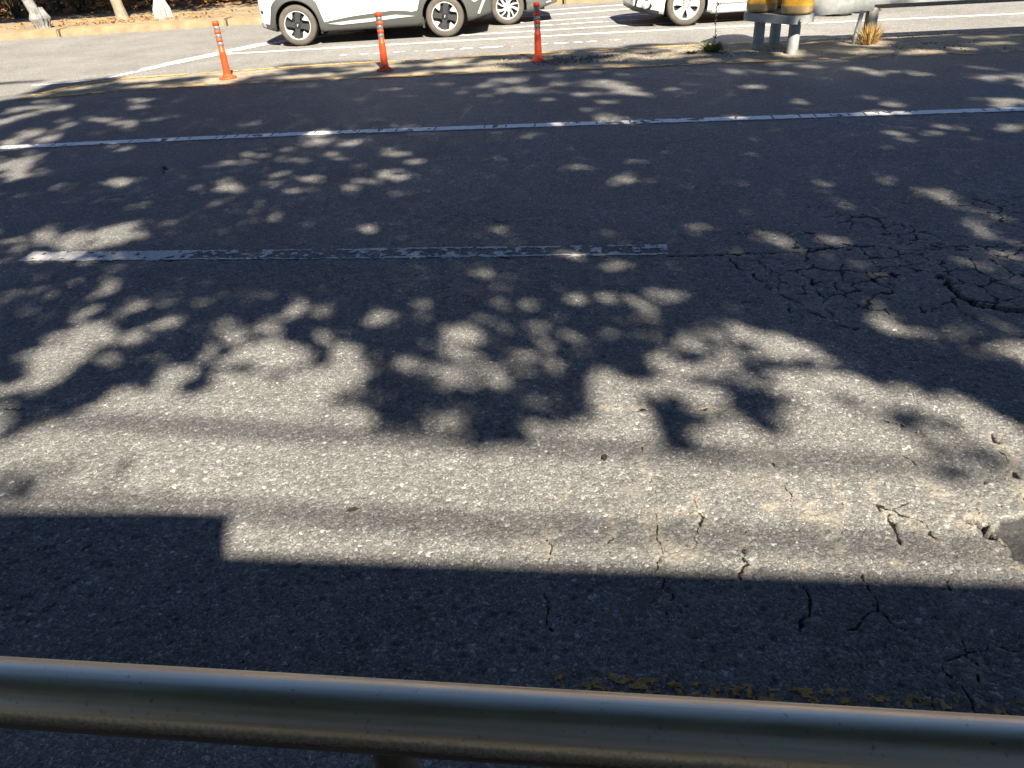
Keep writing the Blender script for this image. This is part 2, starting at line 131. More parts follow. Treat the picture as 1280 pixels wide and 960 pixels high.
# ---------------------------------------------------------------- measured plan of the place (metres)
SUN_FLECKS=[(-6.14,10.68,0.305,0.042,0.110,-0.209,0.80),(-6.08,11.12,0.127,0.018,0.097,-0.193,0.60),(-5.26,9.10,0.113,0.086,0.108,-0.201,1.00),(-5.27,8.73,0.121,0.135,0.129,-0.227,1.00),(-4.92,8.77,0.038,0.177,0.147,-0.262,1.00),(-5.11,8.43,0.188,0.004,0.063,-0.117,1.00),(-5.06,9.39,0.070,0.139,0.122,-0.233,0.60),(-5.18,9.80,0.117,0.057,0.063,-0.128,0.60),(-4.71,9.66,0.223,-0.132,0.091,-0.222,1.00),(-4.34,9.34,0.320,-0.286,0.082,-0.226,0.90),(-3.93,9.49,0.120,0.054,0.047,-0.120,0.90),(-4.66,10.80,0.175,0.024,0.085,-0.214,0.80),(-4.44,10.28,0.150,0.004,0.066,-0.167,0.80),(-5.24,10.92,0.124,-0.040,0.053,-0.124,0.30),(-2.89,8.65,0.117,-0.070,0.032,-0.121,0.70),(-2.72,8.82,0.119,-0.034,0.033,-0.127,0.60),(-4.07,10.60,0.088,-0.029,0.040,-0.118,0.35),(-3.82,8.05,0.136,0.014,0.061,-0.144,0.70),(-4.41,8.91,0.126,-0.035,0.056,-0.129,0.30),(-4.20,7.33,0.169,-0.040,0.067,-0.137,0.45),(-4.12,7.10,0.123,-0.028,0.042,-0.086,0.60),(-4.19,6.58,0.086,-0.018,0.040,-0.076,0.70),(-3.97,6.54,0.067,-0.014,0.057,-0.113,0.60),(-3.80,6.68,0.096,-0.021,0.080,-0.169,0.50),(-3.32,6.73,0.127,-0.014,0.055,-0.132,1.00),(-3.43,6.71,0.077,-0.017,0.028,-0.065,0.50),(-2.23,6.39,0.124,-0.027,0.041,-0.144,1.00),(-2.43,6.40,0.117,-0.055,0.020,-0.072,0.60),(-2.47,7.13,0.157,-0.038,0.029,-0.102,0.70),(-2.35,7.41,0.121,-0.030,0.028,-0.109,0.90),(-2.33,7.12,0.117,-0.028,0.027,-0.102,0.80),(-2.85,5.94,0.102,-0.021,0.029,-0.074,0.40),(-2.99,6.17,0.081,0.037,0.040,-0.090,0.25),(-3.51,5.88,0.065,-0.013,0.041,-0.084,0.60),(-2.39,5.57,0.063,-0.012,0.026,-0.076,0.80),(-2.32,5.70,0.052,0.022,0.022,-0.059,0.50),(-2.00,5.24,0.074,-0.014,0.018,-0.060,0.70),(-2.18,5.90,0.099,-0.020,0.022,-0.074,0.35),(-2.00,5.67,0.083,0.022,0.022,-0.069,0.50),(-1.85,5.41,0.061,-0.012,0.014,-0.054,0.60),(-1.90,5.87,0.049,-0.010,0.016,-0.062,0.60),(-1.37,10.46,0.160,-0.056,0.012,-0.115,0.60),(-1.58,9.77,0.110,-0.007,0.013,-0.089,0.60),(-1.76,9.52,0.074,-0.024,0.013,-0.085,0.30),(-2.08,8.81,0.065,-0.019,0.019,-0.095,0.60),(-2.55,8.87,0.129,0.014,0.034,-0.129,0.30),(-0.94,8.22,0.191,-0.055,0.011,-0.131,0.70),(-1.77,8.18,0.119,-0.033,0.033,-0.185,1.00),(-1.78,7.80,0.146,-0.039,0.044,-0.238,0.70),(-1.42,7.67,0.151,0.026,0.031,-0.182,0.80),(-0.94,7.12,0.131,-0.033,0.011,-0.116,0.90),(-1.04,7.27,0.076,-0.019,0.013,-0.120,0.40),(-0.76,6.79,0.116,-0.028,0.009,-0.107,1.00),(-0.61,6.84,0.089,-0.022,0.003,-0.054,0.40),(-2.01,7.50,0.091,-0.023,0.024,-0.111,0.80),(-1.88,7.12,0.154,-0.038,0.031,-0.145,0.70),(-2.23,7.38,0.080,-0.020,0.023,-0.093,0.90),(-2.31,7.70,0.073,-0.019,0.025,-0.100,0.50),(-1.47,7.12,0.123,-0.089,0.016,-0.128,0.60),(-1.28,6.84,0.138,-0.112,0.010,-0.105,0.60),(-1.13,6.61,0.053,-0.012,0.010,-0.077,0.50),(-0.91,6.44,0.111,-0.026,0.017,-0.159,1.00),(-0.73,6.36,0.084,-0.019,0.007,-0.083,0.50),(-0.57,6.49,0.078,-0.042,0.003,-0.086,0.50),(-0.48,6.40,0.050,-0.012,0.003,-0.060,0.35),(-1.61,6.48,0.159,-0.036,0.027,-0.136,1.00),(-1.89,6.63,0.101,0.009,0.023,-0.090,0.70),(-1.91,6.39,0.114,-0.025,0.022,-0.090,0.90),(-1.58,6.10,0.167,-0.036,0.018,-0.089,0.80),(-1.21,6.12,0.083,-0.018,0.017,-0.112,0.80),(-1.12,6.28,0.101,-0.023,0.014,-0.105,0.50),(-1.32,6.00,0.049,-0.011,0.013,-0.076,0.40),(-0.78,5.87,0.095,-0.020,0.008,-0.083,0.90),(-0.05,6.14,0.042,-0.009,-0.001,-0.067,0.50),(-0.12,5.71,0.051,-0.011,-0.000,-0.069,0.50),(-1.86,5.89,0.082,-0.017,0.023,-0.094,0.90),(-1.64,5.58,0.073,0.005,0.024,-0.096,0.80),(-0.34,8.95,0.067,-0.021,0.002,-0.087,0.35),(-0.65,10.49,0.105,-0.038,0.005,-0.101,0.60),(-0.08,10.19,0.225,0.028,0.002,-0.165,0.70),(0.13,9.82,0.121,0.014,-0.001,-0.154,0.80),(0.12,10.54,0.154,-0.057,-0.004,-0.175,0.80),(-0.06,9.56,0.095,-0.032,-0.000,-0.073,0.60),(-0.39,9.46,0.059,-0.019,0.002,-0.072,0.30),(-0.57,8.74,0.055,-0.017,0.003,-0.073,0.30),(-1.04,9.92,0.126,-0.042,0.006,-0.078,0.40),(-0.71,7.80,0.121,-0.033,0.007,-0.102,0.35),(0.04,7.64,0.097,-0.027,-0.002,-0.098,0.35),(-2.43,11.02,0.137,-0.010,0.019,-0.095,0.50),(-2.76,11.07,0.165,-0.012,0.022,-0.096,0.40),(-0.36,9.95,0.147,-0.010,0.002,-0.079,0.40),(-0.91,10.59,0.107,-0.038,0.006,-0.088,0.35),(0.35,10.46,0.127,-0.047,-0.010,-0.230,0.90),(0.42,9.81,0.211,-0.135,-0.014,-0.229,0.90),(0.78,10.60,0.152,-0.057,-0.016,-0.206,0.70),(0.80,10.01,0.198,0.005,-0.011,-0.160,0.80),(1.22,9.93,0.122,-0.187,-0.036,-0.229,0.80),(1.47,9.64,0.210,-0.324,-0.071,-0.386,1.00),(1.62,9.15,0.160,-0.241,-0.046,-0.220,1.00),(1.07,9.28,0.249,-0.038,-0.015,-0.139,0.90),(1.36,10.69,0.133,0.017,-0.015,-0.135,0.60),(1.64,10.39,0.121,-0.046,-0.015,-0.099,0.70),(0.70,9.59,0.139,-0.048,-0.010,-0.123,0.50),(0.61,9.05,0.108,-0.065,-0.007,-0.088,0.50),(1.25,8.78,0.101,-0.061,-0.014,-0.094,1.00),(0.96,8.44,0.082,-0.025,-0.016,-0.137,0.50),(1.43,8.53,0.071,-0.023,-0.011,-0.070,0.35),(1.14,7.98,0.160,-0.009,-0.018,-0.142,0.90),(1.23,7.78,0.094,-0.027,-0.016,-0.102,0.60),(2.03,9.31,0.097,-0.034,-0.019,-0.093,0.90),(2.09,8.99,0.083,-0.028,-0.019,-0.088,0.40),(2.90,9.07,0.133,-0.047,-0.037,-0.122,1.00),(2.77,9.64,0.065,-0.024,-0.024,-0.087,0.60),(2.62,8.81,0.070,-0.024,-0.021,-0.074,0.40),(2.33,9.46,0.087,-0.031,-0.022,-0.096,0.30),(1.82,8.26,0.059,-0.018,-0.018,-0.085,0.35),(3.02,10.07,0.163,-0.126,-0.039,-0.134,0.60),(3.30,9.93,0.109,-0.042,-0.049,-0.157,0.50),(2.29,7.64,0.090,-0.027,-0.023,-0.082,0.50),(0.38,7.49,0.056,-0.015,-0.006,-0.095,0.80),(0.28,7.45,0.112,-0.031,-0.005,-0.094,0.40),(0.67,7.94,0.120,-0.007,-0.007,-0.088,0.40),(2.63,10.07,0.091,-0.035,-0.027,-0.107,0.30),(1.79,6.36,0.062,-0.015,-0.019,-0.072,0.35),(0.56,6.29,0.056,-0.013,-0.005,-0.059,0.50),(0.72,6.30,0.088,-0.021,-0.008,-0.070,0.60),(0.66,6.50,0.049,-0.012,-0.005,-0.050,0.40),(1.00,6.01,0.091,-0.021,-0.014,-0.087,0.60),(0.95,5.80,0.096,-0.022,-0.015,-0.092,0.70),(1.15,5.80,0.059,-0.013,-0.025,-0.133,0.50),(1.33,5.51,0.036,-0.008,-0.010,-0.047,0.30),(1.11,6.36,0.095,-0.023,-0.014,-0.083,0.30),(1.47,5.84,0.044,-0.010,-0.017,-0.072,0.30),(0.43,6.13,0.063,-0.015,-0.004,-0.056,0.20),(3.70,10.47,0.158,-0.065,-0.038,-0.115,0.80),(3.95,10.16,0.153,-0.062,-0.045,-0.123,0.80),(3.55,9.80,0.107,-0.042,-0.035,-0.102,0.90),(3.37,9.83,0.043,-0.017,-0.029,-0.090,0.60),(3.91,9.28,0.073,-0.027,-0.027,-0.069,0.70),(3.99,8.83,0.065,-0.023,-0.027,-0.064,0.50),(4.28,10.44,0.200,-0.014,-0.032,-0.086,0.60),(4.38,9.75,0.107,-0.089,-0.048,-0.113,1.00),(4.46,9.48,0.076,-0.147,-0.066,-0.142,1.00),(4.72,9.44,0.143,-0.095,-0.045,-0.095,0.90),(4.88,9.15,0.098,-0.079,-0.068,-0.135,0.90),(4.95,9.62,0.060,-0.024,-0.024,-0.049,0.80),(5.64,9.33,0.093,-0.124,-0.053,-0.093,1.00),(5.75,9.16,0.061,-0.053,-0.040,-0.068,0.90),(5.42,8.65,0.077,-0.166,-0.091,-0.150,1.00),(5.64,8.66,0.062,-0.078,-0.062,-0.101,1.00),(5.22,8.85,0.074,-0.028,-0.029,-0.053,0.60),(3.17,8.15,0.074,-0.024,-0.030,-0.083,0.90),(3.84,8.17,0.072,-0.070,-0.049,-0.110,0.80),(3.98,8.01,0.070,-0.068,-0.033,-0.071,0.60),(3.91,7.73,0.082,-0.076,-0.056,-0.116,0.90),(3.60,7.47,0.149,-0.008,-0.047,-0.111,1.00),(3.83,7.44,0.066,-0.020,-0.033,-0.071,0.70),(4.75,7.77,0.067,-0.022,-0.028,-0.051,0.30),(2.97,7.75,0.089,-0.027,-0.024,-0.067,0.30),(3.56,6.90,0.078,-0.022,-0.032,-0.069,0.60),(3.42,6.67,0.089,-0.069,-0.043,-0.090,0.90),(3.41,6.46,0.067,-0.036,-0.036,-0.073,0.80),(3.67,6.62,0.106,-0.029,-0.038,-0.077,0.70),(3.96,6.71,0.108,-0.089,-0.057,-0.104,1.00),(4.14,6.73,0.054,0.004,-0.028,-0.053,0.70),(3.88,6.35,0.087,-0.023,-0.032,-0.059,0.70),(3.17,6.32,0.074,-0.019,-0.034,-0.077,0.90),(3.11,6.72,0.062,-0.017,-0.038,-0.092,0.40),(4.34,6.59,0.102,-0.059,-0.053,-0.088,0.60),(4.27,6.83,0.061,-0.017,-0.030,-0.054,0.50),(2.76,6.50,0.046,-0.012,-0.024,-0.062,0.30),(2.68,5.80,0.063,-0.015,-0.025,-0.061,0.60),(2.87,5.44,0.060,-0.027,-0.035,-0.073,0.80),(3.12,5.54,0.066,-0.015,-0.033,-0.066,0.35),(2.32,5.43,0.067,-0.015,-0.035,-0.091,0.50),(3.00,5.10,0.091,-0.062,-0.044,-0.081,0.70),(2.98,4.92,0.038,-0.075,-0.059,-0.096,0.70),(3.50,6.04,0.056,-0.014,-0.022,-0.044,0.30),(3.80,5.97,0.055,-0.014,-0.036,-0.064,0.25),(-3.27,5.39,0.066,0.114,0.104,-0.174,1.00),(-3.02,5.23,0.098,0.056,0.112,-0.212,1.00),(-2.73,5.37,0.148,0.084,0.105,-0.223,1.00),(-2.80,5.21,0.153,0.061,0.082,-0.170,1.00),(-3.47,5.33,0.096,0.007,0.049,-0.089,0.60),(-3.34,5.13,0.073,0.065,0.059,-0.098,0.50),(-2.62,5.57,0.048,-0.009,0.025,-0.067,0.70),(-2.97,5.08,0.125,-0.005,0.043,-0.090,0.80),(-2.49,5.50,0.047,-0.009,0.027,-0.075,0.30),(-3.10,4.96,0.132,-0.023,0.035,-0.071,1.00),(-3.30,4.93,0.088,-0.015,0.033,-0.062,0.70),(-2.90,4.92,0.174,-0.030,0.029,-0.062,0.70),(-2.58,4.87,0.142,-0.025,0.028,-0.069,0.60),(-2.69,4.75,0.084,-0.014,0.035,-0.080,0.60),(-2.41,4.65,0.069,0.016,0.038,-0.085,0.80),(-2.46,4.50,0.067,0.015,0.032,-0.067,0.70),(-2.36,4.33,0.078,0.109,0.047,-0.084,1.00),(-2.30,4.42,0.071,0.033,0.025,-0.052,0.90),(-2.97,4.64,0.067,-0.034,0.089,-0.206,0.40),(-3.21,4.80,0.086,-0.014,0.027,-0.052,0.50),(-2.93,4.36,0.035,0.155,0.058,-0.080,0.50),(-2.92,4.22,0.059,0.020,0.054,-0.090,0.60),(-2.72,4.08,0.107,0.035,0.033,-0.057,0.60),(-2.72,4.30,0.071,-0.011,0.045,-0.093,0.45),(-2.64,4.45,0.066,-0.011,0.039,-0.086,0.35),(-2.84,4.59,0.055,-0.009,0.027,-0.055,0.35),(-2.32,3.99,0.024,0.115,0.084,-0.118,0.90),(-2.30,3.84,0.056,0.058,0.059,-0.100,0.80),(-2.20,3.66,0.175,0.070,0.063,-0.120,1.00),(-2.29,3.47,0.161,0.127,0.094,-0.151,1.00),(-1.98,3.63,0.112,0.006,0.035,-0.081,0.90),(-2.39,3.90,0.059,-0.009,0.024,-0.053,0.60),(-1.93,3.43,0.053,-0.007,0.031,-0.076,0.90),(-2.09,4.04,0.084,-0.013,0.049,-0.127,0.80),(-1.97,4.04,0.050,0.016,0.034,-0.079,0.60),(-1.81,3.80,0.078,0.023,0.036,-0.087,0.80),(-1.73,4.01,0.081,0.024,0.026,-0.067,0.70),(-1.84,3.93,0.047,-0.007,0.018,-0.054,0.40),(-1.46,3.67,0.110,-0.016,0.019,-0.068,0.90),(-1.35,3.56,0.064,-0.030,0.021,-0.113,0.80),(-1.48,3.41,0.038,0.090,0.062,-0.102,0.90),(-1.65,3.33,0.123,-0.016,0.033,-0.094,1.00),(-1.28,3.30,0.081,-0.011,0.033,-0.124,1.00),(-1.68,3.65,0.057,0.016,0.029,-0.072,0.30),(-2.75,3.85,0.036,-0.005,0.056,-0.105,0.40),(-1.63,5.53,0.089,-0.039,0.024,-0.121,0.70),(-1.36,5.31,0.059,-0.011,0.012,-0.062,0.50),(-1.39,5.21,0.052,-0.010,0.010,-0.051,0.40),(-1.05,5.14,0.071,-0.014,0.010,-0.067,0.60),(-0.87,5.14,0.097,-0.004,0.014,-0.100,0.90),(-0.51,5.14,0.070,-0.013,0.005,-0.083,0.30),(-0.07,4.88,0.116,-0.082,-0.010,-0.134,0.30),(-0.71,4.91,0.054,-0.010,0.004,-0.046,0.25),(-1.28,4.73,0.027,-0.005,0.003,-0.015,0.20),(-1.36,4.07,0.043,-0.007,0.020,-0.086,0.50),(-1.14,3.84,0.062,-0.009,0.027,-0.130,1.00),(-1.03,3.75,0.044,-0.007,0.019,-0.100,0.60),(-0.96,3.81,0.053,-0.028,0.007,-0.070,0.35),(-1.24,3.69,0.091,-0.030,0.018,-0.092,0.90),(-1.18,3.60,0.075,-0.011,0.012,-0.052,0.40),(-0.95,3.51,0.082,-0.040,0.009,-0.088,1.00),(-0.85,3.36,0.116,-0.055,0.006,-0.074,1.00),(-1.16,3.41,0.113,-0.015,0.025,-0.108,1.00),(-0.64,3.69,0.054,-0.008,0.008,-0.073,0.90),(-0.62,3.61,0.074,-0.011,0.005,-0.047,0.30),(-0.43,3.81,0.055,-0.008,0.005,-0.087,0.80),(-0.42,3.68,0.064,-0.009,0.004,-0.063,0.40),(-0.79,3.57,0.059,0.015,0.014,-0.065,0.60),(-0.73,3.58,0.037,-0.005,0.006,-0.047,0.35),(-0.11,4.17,0.092,0.018,0.004,-0.077,0.70),(-0.21,4.06,0.056,0.016,0.006,-0.068,0.35),(-0.07,3.78,0.065,-0.010,-0.001,-0.102,0.80),(-0.08,3.97,0.045,-0.007,-0.001,-0.071,0.30),(-0.43,3.36,0.055,-0.008,0.004,-0.059,0.50),(-0.22,3.40,0.120,-0.017,0.003,-0.151,1.00),(-0.11,3.52,0.061,-0.009,-0.000,-0.073,0.70),(-0.02,3.40,0.059,-0.008,-0.002,-0.086,0.40),(-0.55,4.13,0.083,-0.031,0.003,-0.069,0.25),(-0.54,3.36,0.060,-0.008,0.004,-0.042,0.30),(0.64,4.78,0.056,-0.019,-0.009,-0.059,0.45),(1.26,4.71,0.062,-0.012,-0.016,-0.065,0.80),(0.40,4.65,0.045,-0.008,-0.005,-0.056,0.60),(0.41,4.35,0.081,-0.034,-0.009,-0.069,0.90),(0.36,4.45,0.048,-0.009,-0.004,-0.046,0.50),(0.09,4.70,0.077,-0.014,-0.004,-0.093,0.35),(0.70,4.16,0.111,-0.063,-0.020,-0.093,1.00),(0.82,4.20,0.034,-0.006,-0.008,-0.042,0.30),(0.88,3.76,0.077,-0.058,-0.022,-0.073,0.90),(0.25,3.89,0.044,-0.007,-0.005,-0.069,0.40),(0.39,3.81,0.066,-0.010,-0.011,-0.103,0.90),(0.54,3.73,0.092,-0.026,-0.010,-0.059,0.55),(0.68,3.68,0.056,-0.035,-0.017,-0.066,0.80),(0.76,3.63,0.046,-0.028,-0.010,-0.037,0.50),(0.09,3.76,0.075,-0.011,-0.003,-0.065,0.50),(0.42,3.61,0.070,-0.025,-0.010,-0.061,0.60),(0.27,3.58,0.061,-0.009,-0.004,-0.051,0.35),(0.52,3.48,0.049,-0.054,-0.014,-0.045,0.60),(0.73,3.49,0.032,-0.062,-0.029,-0.064,0.80),(0.75,3.38,0.035,-0.020,-0.029,-0.104,0.60),(0.17,3.41,0.074,-0.011,-0.009,-0.130,0.90),(0.16,3.31,0.068,-0.009,-0.006,-0.083,0.80),(0.53,3.33,0.058,-0.008,-0.008,-0.054,0.50),(0.68,3.29,0.057,-0.008,-0.010,-0.053,0.60),(0.36,3.34,0.058,-0.008,-0.009,-0.084,0.35),(0.40,3.26,0.057,-0.008,-0.006,-0.052,0.50),(1.11,3.58,0.089,-0.014,-0.015,-0.056,0.25),(1.58,4.46,0.093,-0.017,-0.031,-0.099,0.35),(1.09,3.37,0.061,-0.055,-0.020,-0.048,0.80),(1.15,3.21,0.085,-0.059,-0.028,-0.069,0.90),(0.98,3.30,0.084,-0.012,-0.016,-0.062,0.50),(1.68,4.31,0.078,-0.096,-0.045,-0.101,0.80),(1.96,4.34,0.066,-0.031,-0.034,-0.081,0.55),(2.33,4.87,0.059,-0.046,-0.028,-0.060,0.60),(2.96,4.88,0.052,-0.142,-0.050,-0.078,0.70),(2.94,5.06,0.074,-0.016,-0.029,-0.057,0.50),(3.05,4.64,0.014,-0.119,-0.054,-0.074,0.60),(3.11,4.49,0.089,-0.017,-0.047,-0.080,0.80),(2.86,4.45,0.046,-0.079,-0.048,-0.075,1.00),(2.88,4.31,0.029,-0.088,-0.044,-0.063,0.80),(2.95,4.11,0.034,-0.056,-0.043,-0.061,0.70),(2.77,3.98,0.063,-0.045,-0.045,-0.070,0.80),(2.58,3.84,0.073,-0.062,-0.048,-0.076,0.45),(2.63,3.64,0.045,-0.062,-0.048,-0.068,0.50),(2.04,3.95,0.073,-0.012,-0.026,-0.060,0.50),(1.99,3.77,0.063,-0.027,-0.031,-0.065,0.35),(2.28,3.81,0.060,-0.010,-0.038,-0.077,0.25),(2.55,4.25,0.076,-0.014,-0.031,-0.061,0.25),(2.84,3.87,0.050,-0.009,-0.032,-0.053,0.40),(1.80,3.42,0.021,-0.073,-0.038,-0.055,0.80),(1.84,3.26,0.054,-0.097,-0.046,-0.069,1.00),(1.90,3.15,0.074,-0.039,-0.029,-0.053,0.80),(2.04,3.14,0.055,-0.036,-0.038,-0.063,0.90),(2.32,3.07,0.025,-0.045,-0.045,-0.058,0.80),(2.27,3.20,0.070,-0.010,-0.044,-0.079,0.25),(1.57,3.32,0.046,-0.030,-0.029,-0.061,0.30),(2.04,2.91,0.082,-0.042,-0.031,-0.050,0.35),(-0.48,3.16,0.087,-0.041,-0.000,-0.103,1.00),(-0.38,3.05,0.130,-0.039,0.001,-0.072,0.90),(-0.62,3.25,0.044,-0.006,0.007,-0.060,0.60),(-0.60,3.13,0.057,-0.007,0.006,-0.057,0.60),(-0.22,3.20,0.095,-0.013,0.003,-0.138,1.00),(-0.25,3.39,0.090,-0.012,0.003,-0.129,0.90),(-0.22,2.99,0.163,-0.021,0.002,-0.089,0.90),(-0.09,2.94,0.080,-0.010,-0.001,-0.062,0.90),(-0.08,3.07,0.064,0.014,0.004,-0.055,0.70),(-0.02,3.13,0.047,-0.006,-0.002,-0.076,0.90),(-0.36,2.67,0.060,0.034,0.020,-0.080,1.00),(-0.26,2.69,0.084,-0.010,0.003,-0.076,0.90),(-0.21,2.61,0.049,-0.006,0.001,-0.058,0.80),(-0.42,3.36,0.060,-0.008,0.003,-0.051,0.40),(-0.08,3.34,0.059,-0.008,-0.001,-0.063,0.40),(-0.09,2.76,0.068,-0.008,-0.000,-0.038,0.40),(0.03,3.12,0.046,-0.006,-0.003,-0.085,0.90),(0.27,3.08,0.045,-0.067,-0.040,-0.100,1.00),(0.16,3.39,0.079,-0.011,-0.010,-0.150,0.90),(0.15,3.13,0.056,-0.007,-0.005,-0.076,0.50),(0.18,2.92,0.053,-0.007,-0.003,-0.034,0.30),(0.12,2.58,0.071,-0.020,-0.008,-0.064,1.00),(0.19,2.71,0.067,-0.008,-0.003,-0.031,0.30),(0.63,3.07,0.052,-0.017,-0.010,-0.044,0.80)]
LEAF_BLOTS=[(-1.48,3.16,0.043,0.011,0.030,-0.073,1.00),(-1.46,3.28,0.040,-0.005,0.011,-0.037,0.80),(-1.33,3.23,0.075,-0.033,0.008,-0.039,0.60),(-1.37,3.37,0.062,-0.008,0.008,-0.030,1.00),(-1.62,3.41,0.063,-0.008,0.017,-0.052,1.00),(-1.73,3.12,0.068,-0.037,0.010,-0.040,1.00),(-1.86,3.21,0.060,-0.008,0.019,-0.047,1.00),(-1.75,2.45,0.036,0.053,0.023,-0.029,0.50),(-1.85,2.42,0.049,0.033,0.027,-0.038,0.50),(-2.00,2.46,0.050,-0.005,0.029,-0.054,0.90),(-1.91,2.35,0.082,0.003,0.029,-0.051,0.80),(-1.53,2.41,0.046,0.043,0.025,-0.036,0.40),(-1.94,3.01,0.106,0.005,0.026,-0.054,0.40),(-2.13,2.91,0.078,0.019,0.030,-0.051,0.50),(-0.95,3.26,0.044,-0.006,0.015,-0.081,1.00),(-0.96,3.36,0.051,-0.007,0.012,-0.063,0.70),(-1.11,3.16,0.066,0.030,0.011,-0.030,0.60),(-0.52,2.84,0.090,-0.034,0.003,-0.105,1.00),(-0.48,2.74,0.086,-0.010,0.006,-0.063,1.00),(-0.53,2.60,0.074,-0.008,0.005,-0.044,0.40),(-0.33,2.87,0.158,-0.004,0.004,-0.054,1.00),(-0.14,2.85,0.113,-0.014,0.000,-0.060,1.00),(-0.08,2.58,0.081,-0.009,-0.002,-0.115,1.00),(-0.57,2.90,0.054,-0.007,0.006,-0.051,0.80),(-0.69,2.89,0.072,-0.009,0.006,-0.044,0.35),(0.90,3.03,0.094,-0.023,-0.014,-0.051,1.00),(0.82,2.79,0.089,-0.021,-0.011,-0.042,0.90),(0.57,2.66,0.084,-0.034,-0.014,-0.053,1.00),(0.67,2.59,0.094,-0.045,-0.023,-0.070,1.00),(0.65,2.46,0.049,-0.043,-0.030,-0.068,1.00),(0.70,2.39,0.058,-0.037,-0.017,-0.042,0.80),(1.00,2.67,0.059,-0.080,-0.042,-0.073,1.00),(0.99,2.54,0.052,-0.051,-0.030,-0.058,1.00),(1.11,2.95,0.052,-0.007,-0.032,-0.104,0.75),(0.99,2.81,0.056,-0.059,-0.019,-0.039,0.80),(0.84,2.59,0.065,-0.026,-0.010,-0.028,0.70),(0.20,2.63,0.081,-0.010,-0.003,-0.038,1.00),(-0.00,2.56,0.040,-0.005,-0.002,-0.057,1.00),(1.09,2.63,0.052,-0.026,-0.025,-0.057,1.00),(1.26,2.95,0.107,-0.071,-0.019,-0.040,0.80),(1.52,2.52,0.083,-0.010,-0.039,-0.083,0.50),(1.45,2.43,0.075,-0.038,-0.024,-0.044,0.55),(1.64,2.41,0.041,-0.047,-0.026,-0.036,0.45),(1.60,2.20,0.081,-0.025,-0.016,-0.027,0.80),(1.66,2.17,0.056,-0.015,-0.021,-0.034,0.85),(1.47,2.11,0.062,-0.028,-0.024,-0.038,0.50),(1.48,2.86,0.077,-0.044,-0.025,-0.049,0.70),(1.26,2.63,0.055,-0.007,-0.013,-0.035,0.35)]
OPEN_A=[(-2.35,2.58),(-2.18,2.76),(-2.05,2.90),(-1.94,2.93),(-1.88,3.01),(-1.85,3.10),(-1.72,3.09),(-1.69,3.14),(-1.77,3.27),(-1.73,3.37),(-1.66,3.37),(-1.53,3.25),(-1.45,3.28),(-1.40,3.33),(-1.34,3.42),(-1.17,3.47),(-1.06,3.42),(-0.94,3.38),(-0.77,3.33),(-0.67,3.22),(-0.62,3.10),(-0.62,2.92),(-0.55,2.72),(-0.44,2.61),(-0.27,2.54),(-0.14,2.48),(-0.01,2.47),(0.05,2.49),(0.08,2.63),(0.15,2.63),(0.30,2.60),(0.30,2.67),(0.33,2.80),(0.38,2.86),(0.44,2.93),(0.57,2.92),(0.68,2.92),(0.59,3.02),(0.57,3.10),(0.66,3.13),(0.76,3.23),(0.82,3.30),(0.91,3.31),(0.93,3.20),(0.98,3.14),(1.13,3.12),(1.08,3.22),(1.06,3.35),(1.15,3.34),(1.23,3.22),(1.34,3.09),(1.42,3.02),(1.42,2.96),(1.29,2.96),(1.25,2.93),(1.36,2.84),(1.44,2.80),(1.50,2.71),(1.58,2.77),(1.68,2.75),(1.70,2.62),(1.73,2.55),(1.82,2.49),(1.86,2.41),(1.92,2.29),(2.05,2.02),(1.67,1.48),(-1.86,1.77)]
OPEN_B=[(-2.57,3.06),(-2.42,3.20),(-2.29,3.39),(-2.13,3.50),(-2.03,3.48),(-2.08,3.28),(-2.19,3.19),(-2.31,3.06),(-2.46,2.88)]
